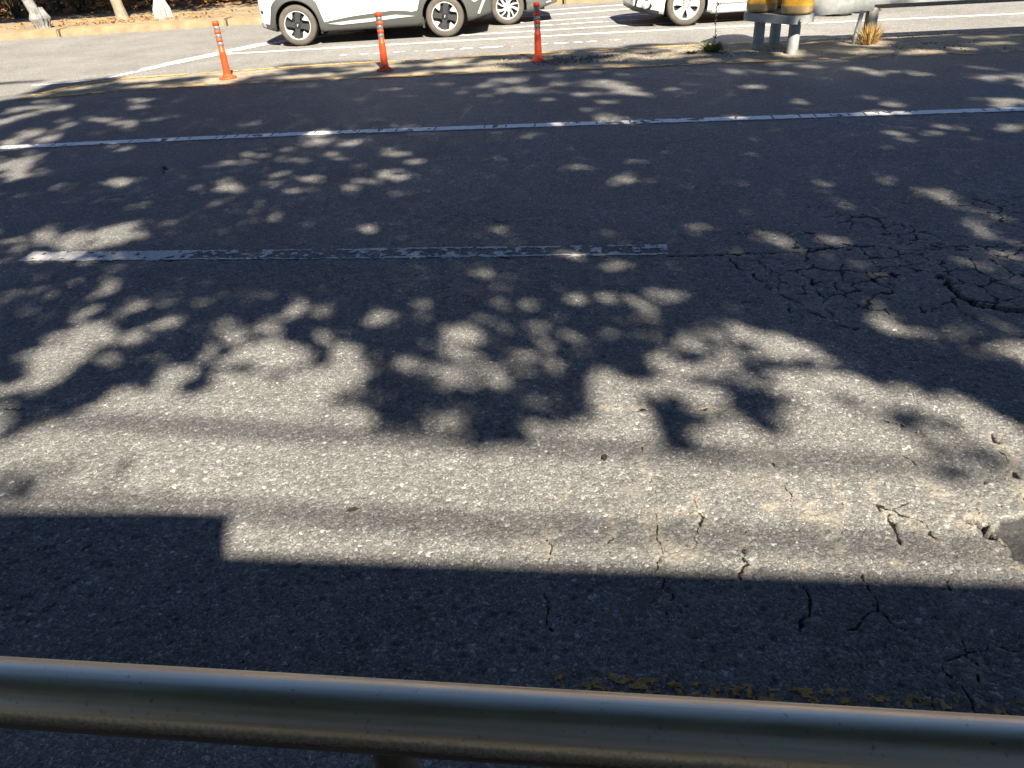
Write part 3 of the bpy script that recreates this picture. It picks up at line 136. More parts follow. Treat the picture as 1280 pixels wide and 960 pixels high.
CRACKS=[([(0.95,2.32),(0.94,2.27),(0.92,2.14),(0.93,2.04),(0.93,1.99)],0.006),([(1.28,2.14),(1.24,2.08),(1.21,2.03),(1.20,1.97),(1.20,1.89)],0.006),([(1.22,1.93),(1.20,1.87),(1.18,1.80),(1.16,1.74),(1.14,1.70)],0.010),([(0.74,1.92),(0.72,1.88),(0.70,1.83),(0.68,1.76),(0.70,1.74),(0.66,1.69),(0.66,1.64)],0.008),([(1.80,2.33),(1.79,2.28),(1.79,2.21),(1.75,2.12),(1.72,2.05),(1.70,1.98),(1.70,1.88)],0.014),([(1.62,2.08),(1.60,2.00),(1.53,1.93),(1.48,1.87)],0.007),([(1.46,1.87),(1.47,1.84),(1.47,1.81),(1.48,1.78)],0.022),([(1.48,1.78),(1.48,1.74),(1.50,1.72),(1.50,1.66)],0.010),([(1.32,1.84),(1.32,1.80),(1.32,1.77)],0.007),([(0.47,2.38),(0.47,2.28),(0.47,2.17)],0.004),([(0.30,2.02),(0.30,1.94),(0.27,1.83)],0.004),([(0.61,2.08),(0.60,1.95),(0.55,1.80)],0.006),([(0.08,1.98),(0.09,1.85),(0.05,1.68),(0.07,1.49)],0.005),([(0.46,2.01),(0.43,1.78),(0.41,1.55),(0.42,1.46)],0.004),([(0.14,2.08),(0.20,2.15),(0.22,2.21)],0.004),([(1.11,2.11),(1.07,1.95),(0.98,1.76)],0.004),([(0.86,1.74),(0.84,1.61),(0.77,1.46)],0.005),([(1.26,1.60),(1.21,1.43),(1.15,1.27)],0.006),([(0.97,4.27),(1.27,4.24),(1.55,4.22),(1.74,4.21),(1.93,4.22),(2.03,4.24),(2.17,4.22)],0.020),([(2.00,4.18),(2.18,4.15),(2.44,4.11),(2.73,4.05),(3.01,3.99)],0.018),([(2.39,4.21),(2.55,4.14),(2.83,4.07),(3.03,4.02)],0.016),([(2.32,3.74),(2.31,3.61),(2.29,3.49),(2.32,3.39),(2.38,3.32),(2.56,3.27)],0.022),([(1.31,4.27),(1.32,4.14),(1.32,4.02),(1.37,3.93),(1.38,3.82)],0.012),([(1.67,4.02),(1.66,3.91),(1.64,3.70),(1.64,3.54)],0.012),([(2.01,3.97),(1.96,3.75),(1.99,3.62),(2.02,3.51)],0.012),([(1.78,3.83),(1.74,3.68),(1.61,3.50),(1.57,3.32)],0.010),([(1.40,3.73),(1.49,3.52),(1.57,3.30),(1.65,3.22)],0.012),([(2.09,3.84),(2.10,3.73),(2.06,3.43),(2.03,3.30)],0.012),([(1.39,3.84),(1.40,3.61),(1.42,3.43)],0.010),([(2.49,4.57),(2.49,4.47),(2.47,4.26),(2.55,4.18)],0.014),([(-3.09,7.65),(-3.12,7.42),(-3.07,7.19),(-2.97,6.95)],0.030),([(-3.21,6.24),(-3.04,6.27)],0.020),([(-0.15,5.11),(0.07,5.05),(0.29,5.05)],0.015),([(-1.57,2.76),(-1.45,2.74)],0.004),([(-0.57,2.77),(-0.51,2.75)],0.006),([(-2.31,2.98),(-2.14,2.97),(-1.97,2.97)],0.004),([(0.36,2.67),(0.62,2.63),(0.77,2.61),(0.98,2.54)],0.004),([(-3.33,4.89),(-2.21,4.72),(-1.05,4.59),(0.05,4.41),(0.97,4.27)],0.010),([(1.43,2.46),(1.46,2.44),(1.50,2.41)],0.006)]
PATCH=[(1.56,1.86),(1.70,1.88),(1.54,1.64),(1.49,1.68),(1.50,1.77)]


CRACKS=[(P,w*1.6 if w==.022 else w) for P,w in CRACKS]
# ---------------------------------------------------------------- materials
def asphalt(name,base=.17,attr=True,coarse=1.0,tint=(1.0,1.0,.98),sandy=.0):
    m=bpy.data.materials.new(name); m.use_nodes=True; nt=m.node_tree; N=nt.nodes.new; Lk=nt.links.new; b=nt.nodes['Principled BSDF']
    tc=N('ShaderNodeTexCoord'); wn_=N('ShaderNodeTexNoise'); wn_.inputs['Scale'].default_value=70; wn_.inputs['Detail'].default_value=3; Lk(tc.outputs['Object'],wn_.inputs['Vector']); wm=N('ShaderNodeVectorMath'); wm.operation='MULTIPLY_ADD'; wm.inputs[1].default_value=(.014,.014,.014); Lk(wn_.outputs['Color'],wm.inputs[0]); Lk(tc.outputs['Object'],wm.inputs[2]); P=wm.outputs[0]
    def vor(sc,feat='F1',rand=1):
        v=N('ShaderNodeTexVoronoi'); v.feature=feat; v.inputs['Scale'].default_value=sc; v.inputs['Randomness'].default_value=rand; Lk(P,v.inputs['Vector']); return v
    def noi(sc,det=4,rough=.6,vec=None):
        v=N('ShaderNodeTexNoise'); v.inputs['Scale'].default_value=sc; v.inputs['Detail'].default_value=det; v.inputs['Roughness'].default_value=rough; Lk(vec or P,v.inputs['Vector']); return v
    def math_(op,a,bb=None,c=None):
        v=N('ShaderNodeMath'); v.operation=op
        for i,q in enumerate((a,bb,c)):
            if q is None: continue
            if isinstance(q,(int,float)): v.inputs[i].default_value=q
            else: Lk(q,v.inputs[i])
        return v.outputs[0]
    def ramp(src,st):
        r=N('ShaderNodeValToRGB'); e=r.color_ramp.elements
        while len(e)<len(st): e.new(.5)
        for k,(p_,c_) in enumerate(st): e[k].position=p_; e[k].color=(*(c_ if isinstance(c_,tuple) else (c_,)*3),1)
        Lk(src,r.inputs[0]); return r.outputs[0]
    def mix(f,a,bb,typ='MIX'):
        v=N('ShaderNodeMix'); v.data_type='RGBA'; v.blend_type=typ
        if isinstance(f,(int,float)): v.inputs[0].default_value=f
        else: Lk(f,v.inputs[0])
        for i,q in ((6,a),(7,bb)):
            if isinstance(q,tuple): v.inputs[i].default_value=(*q,1)
            else: Lk(q,v.inputs[i])
        return v.outputs[2]
    v1=vor(74/coarse); v2=vor(175/coarse); edge=vor(74/coarse,'DISTANCE_TO_EDGE')
    t=lambda k:tuple(base*k*c for c in tint)
    sep=N('ShaderNodeSeparateColor'); Lk(v1.outputs['Color'],sep.inputs[0])
    stone=ramp(sep.outputs[0],[(0,t(.68)),(.45,t(1.0)),(.8,t(1.2)),(.95,t(1.5)),(.985,t(2.0)),(1,t(2.5))])
    sep2=N('ShaderNodeSeparateColor'); Lk(v2.outputs['Color'],sep2.inputs[0])
    fine=ramp(sep2.outputs[1],[(0,t(.5)),(.6,t(.95)),(.90,t(1.25)),(.95,t(1.9)),(1,t(2.4))])
    pick=ramp(sep.outputs[2],[(.45,0.),(.55,1.)])
    c=mix(pick,fine,stone)
    gap=ramp(edge.outputs['Distance'],[(0,.62),(.13,1.)]); c=mix(pick,c,mix(1.0,c,gap,'MULTIPLY')); c=mix(1.0,c,ramp(noi(120,3,.7).outputs['Fac'],[(.32,.62),(.62,1.22)]),'MULTIPLY')
    big=ramp(noi(1.1,5).outputs['Fac'],[(.3,.84),(.7,1.14)]); c=mix(1.0,c,big,'MULTIPLY')
    mid=ramp(noi(9,5).outputs['Fac'],[(.3,.88),(.7,1.1)]); c=mix(1.0,c,mid,'MULTIPLY')
    # worn holes where a stone has come out
    v3=vor(23/coarse); sep3=N('ShaderNodeSeparateColor'); Lk(v3.outputs['Color'],sep3.inputs[0])
    hole=math_('MULTIPLY',math_('LESS_THAN',v3.outputs['Distance'],math_('MULTIPLY',sep3.outputs[1],.20)),math_('GREATER_THAN',sep3.outputs[0],.80))
    c=mix(math_('MULTIPLY',hole,.55),c,t(.3))
    edge2=vor(175/coarse,'DISTANCE_TO_EDGE'); hb=math_('ADD',math_('MULTIPLY',math_('MINIMUM',edge.outputs['Distance'],.25),2.4),math_('MULTIPLY',sep.outputs[1],.8)); hs=math_('ADD',math_('MULTIPLY',edge2.outputs['Distance'],1.0),math_('MULTIPLY',sep2.outputs[0],.5)); pk=N('ShaderNodeSeparateColor'); Lk(pick,pk.inputs[0]); h=math_('ADD',math_('MULTIPLY',hb,pk.outputs[0]),math_('MULTIPLY',hs,math_('SUBTRACT',1.0,pk.outputs[0])))
    h=math_('SUBTRACT',math_('ADD',h,math_('MULTIPLY',noi(260/coarse,2).outputs['Fac'],.5)),math_('MULTIPLY',hole,1.2))
    bp=N('ShaderNodeBump'); bp.inputs['Strength'].default_value=.52; bp.inputs['Distance'].default_value=.006*coarse; Lk(h,bp.inputs['Height'])
    rough=ramp(sep.outputs[1],[(0,.55),(1,.85)])
    if attr:
        for an,col in (('sand',(.31,.28,.225)),('dark',(.010,.008,.007)),('tar',(.036,.036,.038))):  # 'dark' blackens crack cores, putting their deep shadow into the colour
            a=N('ShaderNodeAttribute'); a.attribute_name=an; f=a.outputs['Fac']
            if an=='sand': f=math_('MULTIPLY',f,ramp(noi(70,5,.7).outputs['Fac'],[(.40,0.),(.56,.8)]))
            if an=='dark':
                mr=N('ShaderNodeMapRange'); mr.inputs[1].default_value=2.65; mr.inputs[2].default_value=3.25; mr.inputs[3].default_value=0; mr.inputs[4].default_value=1
                Lk(math_('ADD',f,math_('MULTIPLY',math_('SUBTRACT',noi(190,3,.7).outputs['Fac'],.5),1.3)),mr.inputs[0]); f=mr.outputs[0]
            if an=='tar': c=mix(f,c,mix(.85,c,col))
            else: c=mix(f,c,col)
    Lk(c,b.inputs['Base Color']); Lk(rough,b.inputs['Roughness']); Lk(bp.outputs['Normal'],b.inputs['Normal']); b.inputs['Specular IOR Level'].default_value=.3
    return m
M={}
M['asphalt']=asphalt('asphalt_worn'); M['asphalt_far']=asphalt('asphalt_far_lanes',base=.235,attr=False,coarse=1.0,tint=(1,.985,.94))
M['white_paint']=mat('white_road_paint',(.80,.80,.79),.6,noise=.12,nscale=40,bump=.4,bscale=150)
M['old_white']=mat('worn_white_road_paint',(.42,.42,.42),.7,col2=(.66,.66,.65),nscale=45,bump=.5,bscale=150)
M['yellow_paint']=mat('yellow_road_paint',(.50,.27,.06),.65,col2=(.62,.42,.16),nscale=14,bump=.4,bscale=120)
M['old_yellow']=mat('old_yellow_kerb_paint',(.48,.29,.07),.7,col2=(.26,.16,.05),nscale=45,bump=.6,bscale=150)
M['island']=mat('sandy_island_surface',(.20,.18,.14),.9,col2=(.36,.31,.225),nscale=5,bump=.8,bscale=120)
M['gutter_old']=None; M['gutter']=asphalt('gutter_asphalt',base=.22,attr=False) if True else mat('gutter_concrete',(.13,.13,.13),.8,col2=(.27,.265,.255),nscale=14,bump=1,bscale=160)
M['kerb']=mat('sandy_kerb_concrete',(.22,.165,.095),.9,col2=(.29,.23,.14),nscale=4,bump=.6,bscale=80)
M['far_walk']=mat('dusty_footway',(.28,.22,.145),.9,col2=(.20,.155,.095),nscale=2.2,bump=.6,bscale=60)
M['near_walk']=mat('footway_concrete',(.2,.2,.19),.85,noise=.2,nscale=8,bump=.5,bscale=90)
M['soil']=mat('leaf_covered_soil',(.10,.055,.025),.95,col2=(.26,.15,.06),nscale=3,bump=1,bscale=25)
M['litter']=mat('dry_brown_leaves',(.20,.10,.03),.8,col2=(.34,.19,.065),nscale=1.5)
M['gravel']=mat('dark_gravel',(.14,.125,.10),.9,noise=.5,nscale=40)
M['sandgrit']=mat('pale_grit',(.34,.29,.21),.9,noise=.4,nscale=40)
M['orange']=mat('orange_plastic',(.62,.065,.012),.5,noise=.22,nscale=9)
M['reflect_silver']=mat('silver_reflective_band',(.20,.21,.22),.35,metal=.2,noise=.25,nscale=25)
M['galv']=mat('galvanised_steel',(.25,.265,.26),.6,metal=.15,noise=.12,nscale=14)
M['galv_dark']=mat('weathered_post_steel',(.20,.195,.18),.65,metal=.2,noise=.3,nscale=9)
M['rust']=mat('orange_primer_rust',(.55,.23,.03),.8,noise=.3,nscale=20)
M['roller']=mat('yellow_roller_plastic',(.80,.40,.03),.5,noise=.15,nscale=7)
M['roller_dirty']=mat('dust_covered_roller_rim',(.38,.27,.13),.85,col2=(.55,.38,.17),nscale=14)
M['bark']=mat('brown_bark',(.20,.155,.11),.95,col2=(.30,.24,.18),nscale=12,bump=1,bscale=40)
M['bark_dark']=mat('dark_bark',(.035,.027,.02),.95,noise=.4,nscale=10,bump=1,bscale=30)
M['bark_grey']=mat('mottled_grey_bark',(.10,.10,.10),.9,col2=(.24,.24,.235),nscale=7,bump=.6,bscale=40)
M['whitewash']=mat('whitewashed_trunk',(.6,.6,.58),.85,noise=.06,nscale=12)
M['wrap']=mat('pale_straw_wrap',(.20,.20,.18),.9,col2=(.42,.41,.38),nscale=40,bump=.8,bscale=100)
M['leaf']=mat('green_leaf',(.045,.085,.02),.6,col2=(.08,.12,.03),nscale=3)
M['leaf_brown']=mat('autumn_leaf',(.20,.10,.03),.7,col2=(.09,.09,.03),nscale=2)
M['grass']=mat('green_grass_blade',(.10,.16,.035),.7,col2=(.20,.22,.07),nscale=20)
M['straw']=mat('golden_dry_grass',(.34,.26,.11),.8,col2=(.30,.15,.03),nscale=20)
M['tyre']=mat('dusty_tyre_rubber',(.066,.058,.049),.85,col2=(.09,.08,.067),nscale=9,bump=.2,bscale=60)
M['tread']=mat('tyre_tread_rubber',(.03,.028,.026),.9)
M['white_car']=mat('white_car_paint',(.80,.80,.79),.3,coat=.6)
M['silver_car']=mat('silver_grey_car_paint',(.13,.145,.14),.35,metal=.4,coat=.6)
M['clad']=mat('grey_plastic_cladding',(.06,.064,.061),.6)
M['clad_light']=mat('light_grey_sill_trim',(.50,.52,.54),.4,metal=.2)
M['black']=mat('black_underbody',(.008,.008,.009),.8)
M['alloy']=mat('bright_alloy',(.62,.62,.62),.35,metal=.45)
M['alloy_dark']=mat('dark_grey_alloy',(.035,.038,.042),.45,metal=.2)
M['rubberblack']=mat('black_trim',(.02,.02,.021),.5)
M['glass']=mat('tinted_glass',(.015,.018,.02),.08,spec=.8)
M['lamp_glass']=mat('clear_lamp_glass',(.55,.57,.6),.15,metal=.5)
M['red_lamp']=mat('red_lamp_glass',(.28,.008,.012),.2)
M['shelter']=mat('dark_shelter_steel',(.06,.065,.07),.5,metal=.4)
M['rail_post']=mat('shade_brown_rail_post',(.10,.075,.05),.65,metal=.3,noise=.3,nscale=30)  # brown steel darkened: shade on the posts is put into the colour
M['cable']=mat('black_cable',(.02,.02,.02),.7)
M['concrete_pole']=mat('concrete_pole',(.3,.29,.27),.9,noise=.15,nscale=6)
# ---------------------------------------------------------------- road surface: broken, cracked, real relief near the camera
def road_fields(x,y,res):
    lowf=(fbm(x,y,1.3,3)-.5)*.012
    h=lowf.copy(); sand=np.zeros(x.shape); dark=np.zeros(x.shape); tar=np.zeros(x.shape); Q=np.full(x.shape,4.); Hd=np.zeros(x.shape)
    wx=x+(fbm(x,y,16,21,4)-.5)*.065; wy=y+(fbm(x,y,16,31,4)-.5)*.065
    for P,w in CRACKS:
        xs=[p[0] for p in P]; ys=[p[1] for p in P]
        m=(x>min(xs)-.2)&(x<max(xs)+.2)&(y>min(ys)-.2)&(y<max(ys)+.2)
        if not m.any(): continue
        d=segdist(wx[m],wy[m],P); ww=w*(.15+1.1*fbm(x[m],y[m],22,41,2))*(.8 if y.min()<2.6 else .7); ww=np.maximum(ww,res*.42)
        k=np.clip(1.5-d/ww,0,1)*np.clip((fbm(x[m],y[m],13,45,2)-(.41 if w<.02 else .33))*9,0,1); dark[m]=np.maximum(dark[m],k*min(1,w/.012)); Hd[m]=np.maximum(Hd[m],np.clip(1.35-d/ww,0,1)*(w>.03)*(.5+fbm(x[m],y[m],40,47,2))) ; Q[m]=np.minimum(Q[m],d/ww+3*np.clip(1-np.clip((fbm(x[m],y[m],13,45,2)-(.38 if w<.02 else -1))*9,0,1),0,1)); sand[m]=np.maximum(sand[m],np.clip(1-d/(w*3.2+.012),0,1)*np.clip((fbm(x[m],y[m],18,51,2)-.35)*4,0,1))
    # crazing: cells of old asphalt, open joints only in places
    def craze(cell,wd,mask,seed):
        f1,f2,_=voro(wx+(fbm(x,y,5,seed+3,2)-.5)*.12,wy+(fbm(x,y,5,seed+7,2)-.5)*.12,cell,seed); e=(f2-f1)*cell
        on=np.clip((fbm(x,y,3.2,seed+1,3)-.40)*9,0,1)*mask
        return np.clip(1.6-e/wd,0,1)*on, np.clip(1-e/(wd*5),0,1)*on, .5*e/max(wd,res*(.62 if res<.008 else .36))+3*(1-on)
    right=np.clip((x-.15)/.9,0,1)*np.clip((2.6-y)/.4,0,1)
    k,s,q=craze(.34,max(.0042,res*.55),right,60); Q=np.minimum(Q,q); dark=np.maximum(dark,k*.4); sand=np.maximum(sand,s*.9)
    k,s,q=craze(.15,max(.0034,res*.5),np.clip((x-.5)/.5,0,1)*np.clip((2.5-y)/.3,0,1)*.8,120); Q=np.minimum(Q,q+.15); dark=np.maximum(dark,k*.3); sand=np.maximum(sand,s*.6)
    m2=np.clip((x-.6-(y-4)*.2)/1.0,0,1)*np.clip((y-2.9)/.5,0,1)*np.clip((5.9-y)/1.2,0,1)
    k,s,q=craze(.17,max(.0055,res*.5),m2,80); Q=np.minimum(Q,q); dark=np.maximum(dark,k*.3)
    sand=np.maximum(sand,np.clip((fbm(x,y,7,95,4)-.60)*9,0,1)*np.clip((x+.1)/.7,0,1)*np.clip((2.25-y)/.3,0,1)*np.clip((y-1.72)/.1,0,1))
    # the newer patch by the pothole
    pin=inpoly(PATCH,wx,wy); tar=np.where(pin,1.,tar); h-=pin*(.016+.01*(fbm(x,y,30,77,2)-.5))
    # stones
    f1,f2,idr=voro(x,y,.0135,1); st=np.clip((f2-f1)*2.4,0,1)*(.35+.65*idr)
    amp=.0026 if res<.008 else .0022
    f1b,f2b,idb=voro(x,y,.030,2)
    h+=st*amp+(vnoise(x,y,55,8)-.5)*.002-((idb>.86)&(f1b<.30))*.004
    h-=dark*.012+Hd*.05; h+=sand*.002*(1-dark)
    return h,np.clip(sand,0,1),4-np.clip(Q,0,4),tar
def road_grid(name,x0,x1,y0,y1,res,z0=0):
    nx=int((x1-x0)/res)+1; ny=int((y1-y0)/res)+1
    X,Y=np.meshgrid(np.linspace(x0,x1,nx),np.linspace(y0,y1,ny)); x=X.ravel(); y=Y.ravel()
    h,sa,da,ta=road_fields(x,y,res)
    V=np.stack([x,y,h+z0],1); i=np.arange(nx*ny).reshape(ny,nx)
    F=np.stack([i[:-1,:-1],i[:-1,1:],i[1:,1:],i[1:,:-1]],-1).reshape(-1,4)
    me=npmesh(name,V,F)
    for n_,a in (('sand',sa),('dark',da),('tar',ta)):
        at=me.attributes.new(n_,'FLOAT','POINT'); at.data.foreach_set('value',a.astype(np.float32))
    o=link(name,me,M['asphalt']); tag(o,kind='structure'); return o
road_grid('road_surface',-2.4,2.4,.95,2.72,.0066)
road_grid('road_surface',-3.6,3.6,2.70,4.62,.0105)
road_grid('road_surface',-5.2,5.2,4.60,7.25,.017)

EDGE=lambda x:1.17-.155*x          # near edge of the carriageway
def sheet(name,P,z,m,kind='structure',label=None):
    o=pyobj(name,[(a,b,z) for a,b in P],[list(range(len(P)))],m); tag(o,label,kind=kind); return o
# base under the whole street, out to the horizon
def quadsheet(name,pts_lo,pts_hi,z,m):
    V=[(x,y,z) for x,y in pts_lo]+[(x,y,z) for x,y in pts_hi]; n=len(pts_lo)
    return tag(pyobj(name,V,[(i,i+1,n+i+1,n+i) for i in range(n-1)],m),kind='structure')
# the far lanes seen from here and the road to either side of the detailed area
quadsheet('road',[(-150,7.2),(-5.2,7.2),(5.2,7.2),(150,7.2)],[(-150,12.0),(-6.6,11.9),(6.7,10.9),(150,10)],-.002,M['asphalt'])
quadsheet('road',[(-150,.3),(-5.15,.3)],[(-150,7.2),(-5.15,7.2)],-.002,M['asphalt'])
quadsheet('road',[(5.15,.3),(150,.3)],[(5.15,7.2),(150,7.2)],-.002,M['asphalt'])
quadsheet('road',[(-5.15,.3),(5.15,.3)],[(-5.15,7.2),(5.15,7.2)],-.03,M['asphalt'])
quadsheet('opposite_road',[(-150,12.0),(-6.6,11.9),(6.7,10.9),(150,10)],[(-150,20.2),(-6.6,20.2),(6.7,20.2),(150,20.2)],-.004,M['asphalt_far'])
sheet('ground',[(-250,-60),(250,-60),(250,250),(-250,250)],-.12,M['soil'])

# ---------------------------------------------------------------- painted lines, worn through in places
def paint(name,P,w,z,m,res=.02,wear=.5,seed=0,label=None,keep=None,sc=9,follow=False,side=None):
    P=[Vector((a,b,0)) for a,b in P]; seg=[(b-a).length for a,b in zip(P,P[1:])]; tot=sum(seg); n=max(2,int(tot/res)); nv=max(2,int(round(w/res)))
    U=np.linspace(0,tot,n+1); cum=np.concatenate([[0],np.cumsum(seg)])
    cx=np.interp(U,cum,[p.x for p in P]); cy=np.interp(U,cum,[p.y for p in P]); tx=np.gradient(cx); ty=np.gradient(cy); L=np.hypot(tx,ty); nx_,ny_=-ty/L,tx/L
    vv=np.linspace(-w/2,w/2,nv+1); X=cx[:,None]+nx_[:,None]*vv; Y=cy[:,None]+ny_[:,None]*vv
    jit=(fbm(X,Y,30,seed,2)-.5)*res*1.3; X=X+nx_[:,None]*jit; Y=Y+ny_[:,None]*jit
    if follow: Z=road_fields(X.ravel(),Y.ravel(),.012)[0].reshape(X.shape)+z
    else: Z=np.full(X.shape,z)
    V=np.stack([X,Y,Z],-1).reshape(-1,3); i=np.arange(X.size).reshape(X.shape)
    F=np.stack([i[:-1,:-1],i[1:,:-1],i[1:,1:],i[:-1,1:]],-1).reshape(-1,4)
    fx=V[F].mean(1); u=(U[:-1,None]+U[1:,None])[:, :].repeat(nv,1).ravel()/2; v=np.tile((vv[:-1]+vv[1:])/2,n)
    nz=fbm(fx[:,0],fx[:,1],sc,seed+2,4)
    k=(keep(u,v/w,nz,tot) if keep else nz>wear)
    F=F[k]
    used=np.unique(F); mp=np.zeros(len(V),int); mp[used]=np.arange(len(used))
    me=npmesh(name,V[used],mp[F]); o=link(name,me,m); tag(o,label,kind='structure'); return o
ch=lambda u,v,nz,t:(nz>.31)&~((np.abs((u*7.7+3*vnoise(u,u*0,1.3,5))%1-.5)<.035)&(np.abs(v-.08)<.2+.3*vnoise(u,v,9,3)))
paint('solid_white_line',[(-14,8.85),(-9,8.7),(-5.23,8.42),(-3.5,8.3),(-1.8,8.14),(.17,7.89),(2.17,7.62),(4.9,7.24),(9,6.65),(14,5.9)],.15,.004,M['white_paint'],.018,seed=4,keep=ch)
def dash(u,v,nz,t):
    topedge=(v>.36)&(nz>.43); botedge=(v<-.36)&(nz>.22); left=(u<1.1+v*.3)&(nz>.30); dot=(u>t-.13)&(v>.1)&(nz>.35)
    return topedge|botedge|left|(nz>.60+.03*np.clip(u-1,0,1))|dot
paint('dashed_lane_line',[(-3.2,4.97),(-1.6,4.73),(.05,4.50),(.99,4.37)],.165,.004,M['old_white'],.011,seed=7,keep=dash,sc=24,follow=True)
paint('dashed_lane_line',[(-4.6,5.12),(-3.3,4.93)],.165,.004,M['old_white'],.014,seed=9,keep=lambda u,v,nz,t:((v<-.3)&(nz>.5))|(nz>.66),sc=7,follow=True)
paint('yellow_edge_line',[(.06,1.345),(.39,1.275),(.68,1.235),(.97,1.195),(1.21,1.155),(2.0,1.03)],.10,.0035,M['old_yellow'],.0062,seed=12,keep=lambda u,v,nz,t:(nz>.585)&(nz<.9),sc=60,follow=True)
YN=[(-6.62,11.52),(-6.01,11.55),(-5.29,11.66),(-4.16,11.66),(-2.41,11.50),(-.6,11.25),(1.12,11.0),(2.81,10.80),(4.0,10.6),(6.67,10.19),(14,9.2)]
YF=[(-6.62,11.56),(-6.4,12.1),(-6.1,12.55),(-5.65,12.80),(-4.22,12.84),(-2.66,12.88),(-1.77,12.82),(.33,12.70),(1.78,12.57),(3.42,12.40),(4.61,12.27),(7.71,11.91),(14,11)]
paint('yellow_line_near_side',YN,.14,.005,M['yellow_paint'],.022,seed=20,keep=lambda u,v,nz,t:nz>.40+.10*np.clip((u-9)/4,0,1))
paint('yellow_line_far_side',YF,.13,.005,M['yellow_paint'],.022,seed=23,keep=lambda u,v,nz,t:nz>.40+.14*np.clip((u-10)/3,0,1))
wl=lambda u,v,nz,t:nz>.36
def line(P,w=.12,seed=0,wear=.26): paint('white_line',P,w,.001,M['white_paint'],.035,seed=seed,keep=lambda u,v,nz,t:nz>wear)
line([(-4.85,15.0),(-1.59,14.80),(.39,14.68),(3.33,14.38),(8.71,13.58),(16,12.5)],.13,31)
line([(-2.49,13.86),(-1.89,13.80),(-.7,13.72),(.36,13.64),(2.13,13.55)],.12,32,.50)
line([(-.9,15.5),(.42,15.45),(2.33,15.40),(5,15.2)],.11,33); line([(.3,16.2),(2.03,16.2),(4,16.15)],.11,34,.4)
line([(.6,16.92),(2.81,16.98),(6,16.8)],.11,35); line([(.6,17.95),(2.99,18.2),(7,18.0)],.18,36); line([(1.2,19.0),(2.37,19.15),(7,19)],.11,37)
line([(-7.05,12.70),(-6.54,12.76),(-6.2,12.84)],.10,38)
line([(-2.2,17.4),(-.4,17.3)],.11,39)
paint('white_gore_band',[(-6.0,12.95),(-5.52,14.0),(-4.90,15.12),(-4.38,16.03),(-3.78,16.5),(-2.0,17.6)],.34,.003,M['white_paint'],.04,seed=40,keep=lambda u,v,nz,t:(nz>.34)&(np.abs(v)<.12+.38*np.clip(u/1.6,0,1)))

# ---------------------------------------------------------------- painted island between the yellow lines: sandy, gritty, slightly raised
def island():
    xs=np.arange(-6.5,15,.05); lo=interp(YN,xs)+.07; hi=np.maximum(interp(YF,xs)-.065,lo+.01)
    n=24; T=np.linspace(0,1,n); X=xs[:,None].repeat(n,1); Y=lo[:,None]+(hi-lo)[:,None]*T
    grow=np.clip((xs-.2)/2.2,0,1)[:,None]; Z=-.0005+.03*grow*np.sin(PI*T)[None,:]**.6*(.3+.9*fbm(X,Y,2.5,70))+ (fbm(X,Y,12,71)-.5)*.02*grow
    V=np.stack([X,Y,Z],-1).reshape(-1,3); i=np.arange(X.size).reshape(X.shape); F=np.stack([i[:-1,:-1],i[1:,:-1],i[1:,1:],i[:-1,1:]],-1).reshape(-1,4)
    o=link('traffic_island',npmesh('traffic_island',V,F),M['island']); tag(o,kind='structure')
island()
def pebbles(name,n,pos,size,m,label,parent=None):
    V=[];F=[]
    base=np.array([(1,0,-.4),(-.5,.87,-.4),(-.5,-.87,-.4),(.3,.2,.6),(-.4,-.1,.5)]); fc=[(0,2,1),(0,1,3),(1,4,3),(1,2,4),(2,0,3),(2,3,4)]
    for i in range(n):
        x,y,z=pos(); s=size*rnd.uniform(.4,1.5); a=rnd.uniform(0,6.28); ca,sa=math.cos(a),math.sin(a); k=len(V)
        for b in base*[s*rnd.uniform(.7,1.4),s,s*rnd.uniform(.5,.9)]: V.append((x+b[0]*ca-b[1]*sa,y+b[0]*sa+b[1]*ca,z+b[2]+.3*s))
        F+= [tuple(k+j for j in f) for f in fc]
    return tag(pyobj(name,V,F,m),label,kind='stuff')
def ipos(x0,x1,t0,t1):
    def f():
        x=rnd.uniform(x0,x1); t=rnd.gauss((t0+t1)/2,(t1-t0)/3.4); t=min(max(t,0.02),.98); a,b=interp(YN,x)+.07,interp(YF,x)-.06
        return x,a+(b-a)*t,.012
    return f
pebbles('gravel',1500,ipos(.6,4.0,.25,.62),.016,M['gravel'],'dark gravel scattered along the sandy island between the yellow lines')
pebbles('grit',1500,ipos(0,8,.0,.9),.013,M['sandgrit'],'pale grit and sand gathered on the island')
pebbles('dark_debris',700,ipos(5.4,6.9,.25,.8),.012,M['bark_dark'],'dark leaf and bark debris beside the dry grass')
pebbles('road_grit',420,lambda:(rnd.uniform(-2.2,2.2),rnd.uniform(1.3,4.2),.002),.0042,M['sandgrit'],'small loose stones on the worn carriageway')

# ---------------------------------------------------------------- near kerb and footway (under and behind the railing)
quadsheet('gutter',[(-40,.62+6.2),(40,.62-6.2)],[(-40,EDGE(-40)),(40,EDGE(40))],.006,M['gutter'])
pyobj('near_kerb',[(x,y,z) for x in (-40,40) for y,z in ((.66-.155*x,-.02),(.655-.155*x,.13),(.63-.155*x,.15),(.50-.155*x,.15))],[(0,4,5,1),(1,5,6,2),(2,6,7,3)],M['near_walk'])['kind']='structure'
quadsheet('near_pavement',[(-40,-30),(40,-30)],[(-40,.503+6.2),(40,.503-6.2)],.148,M['near_walk'])

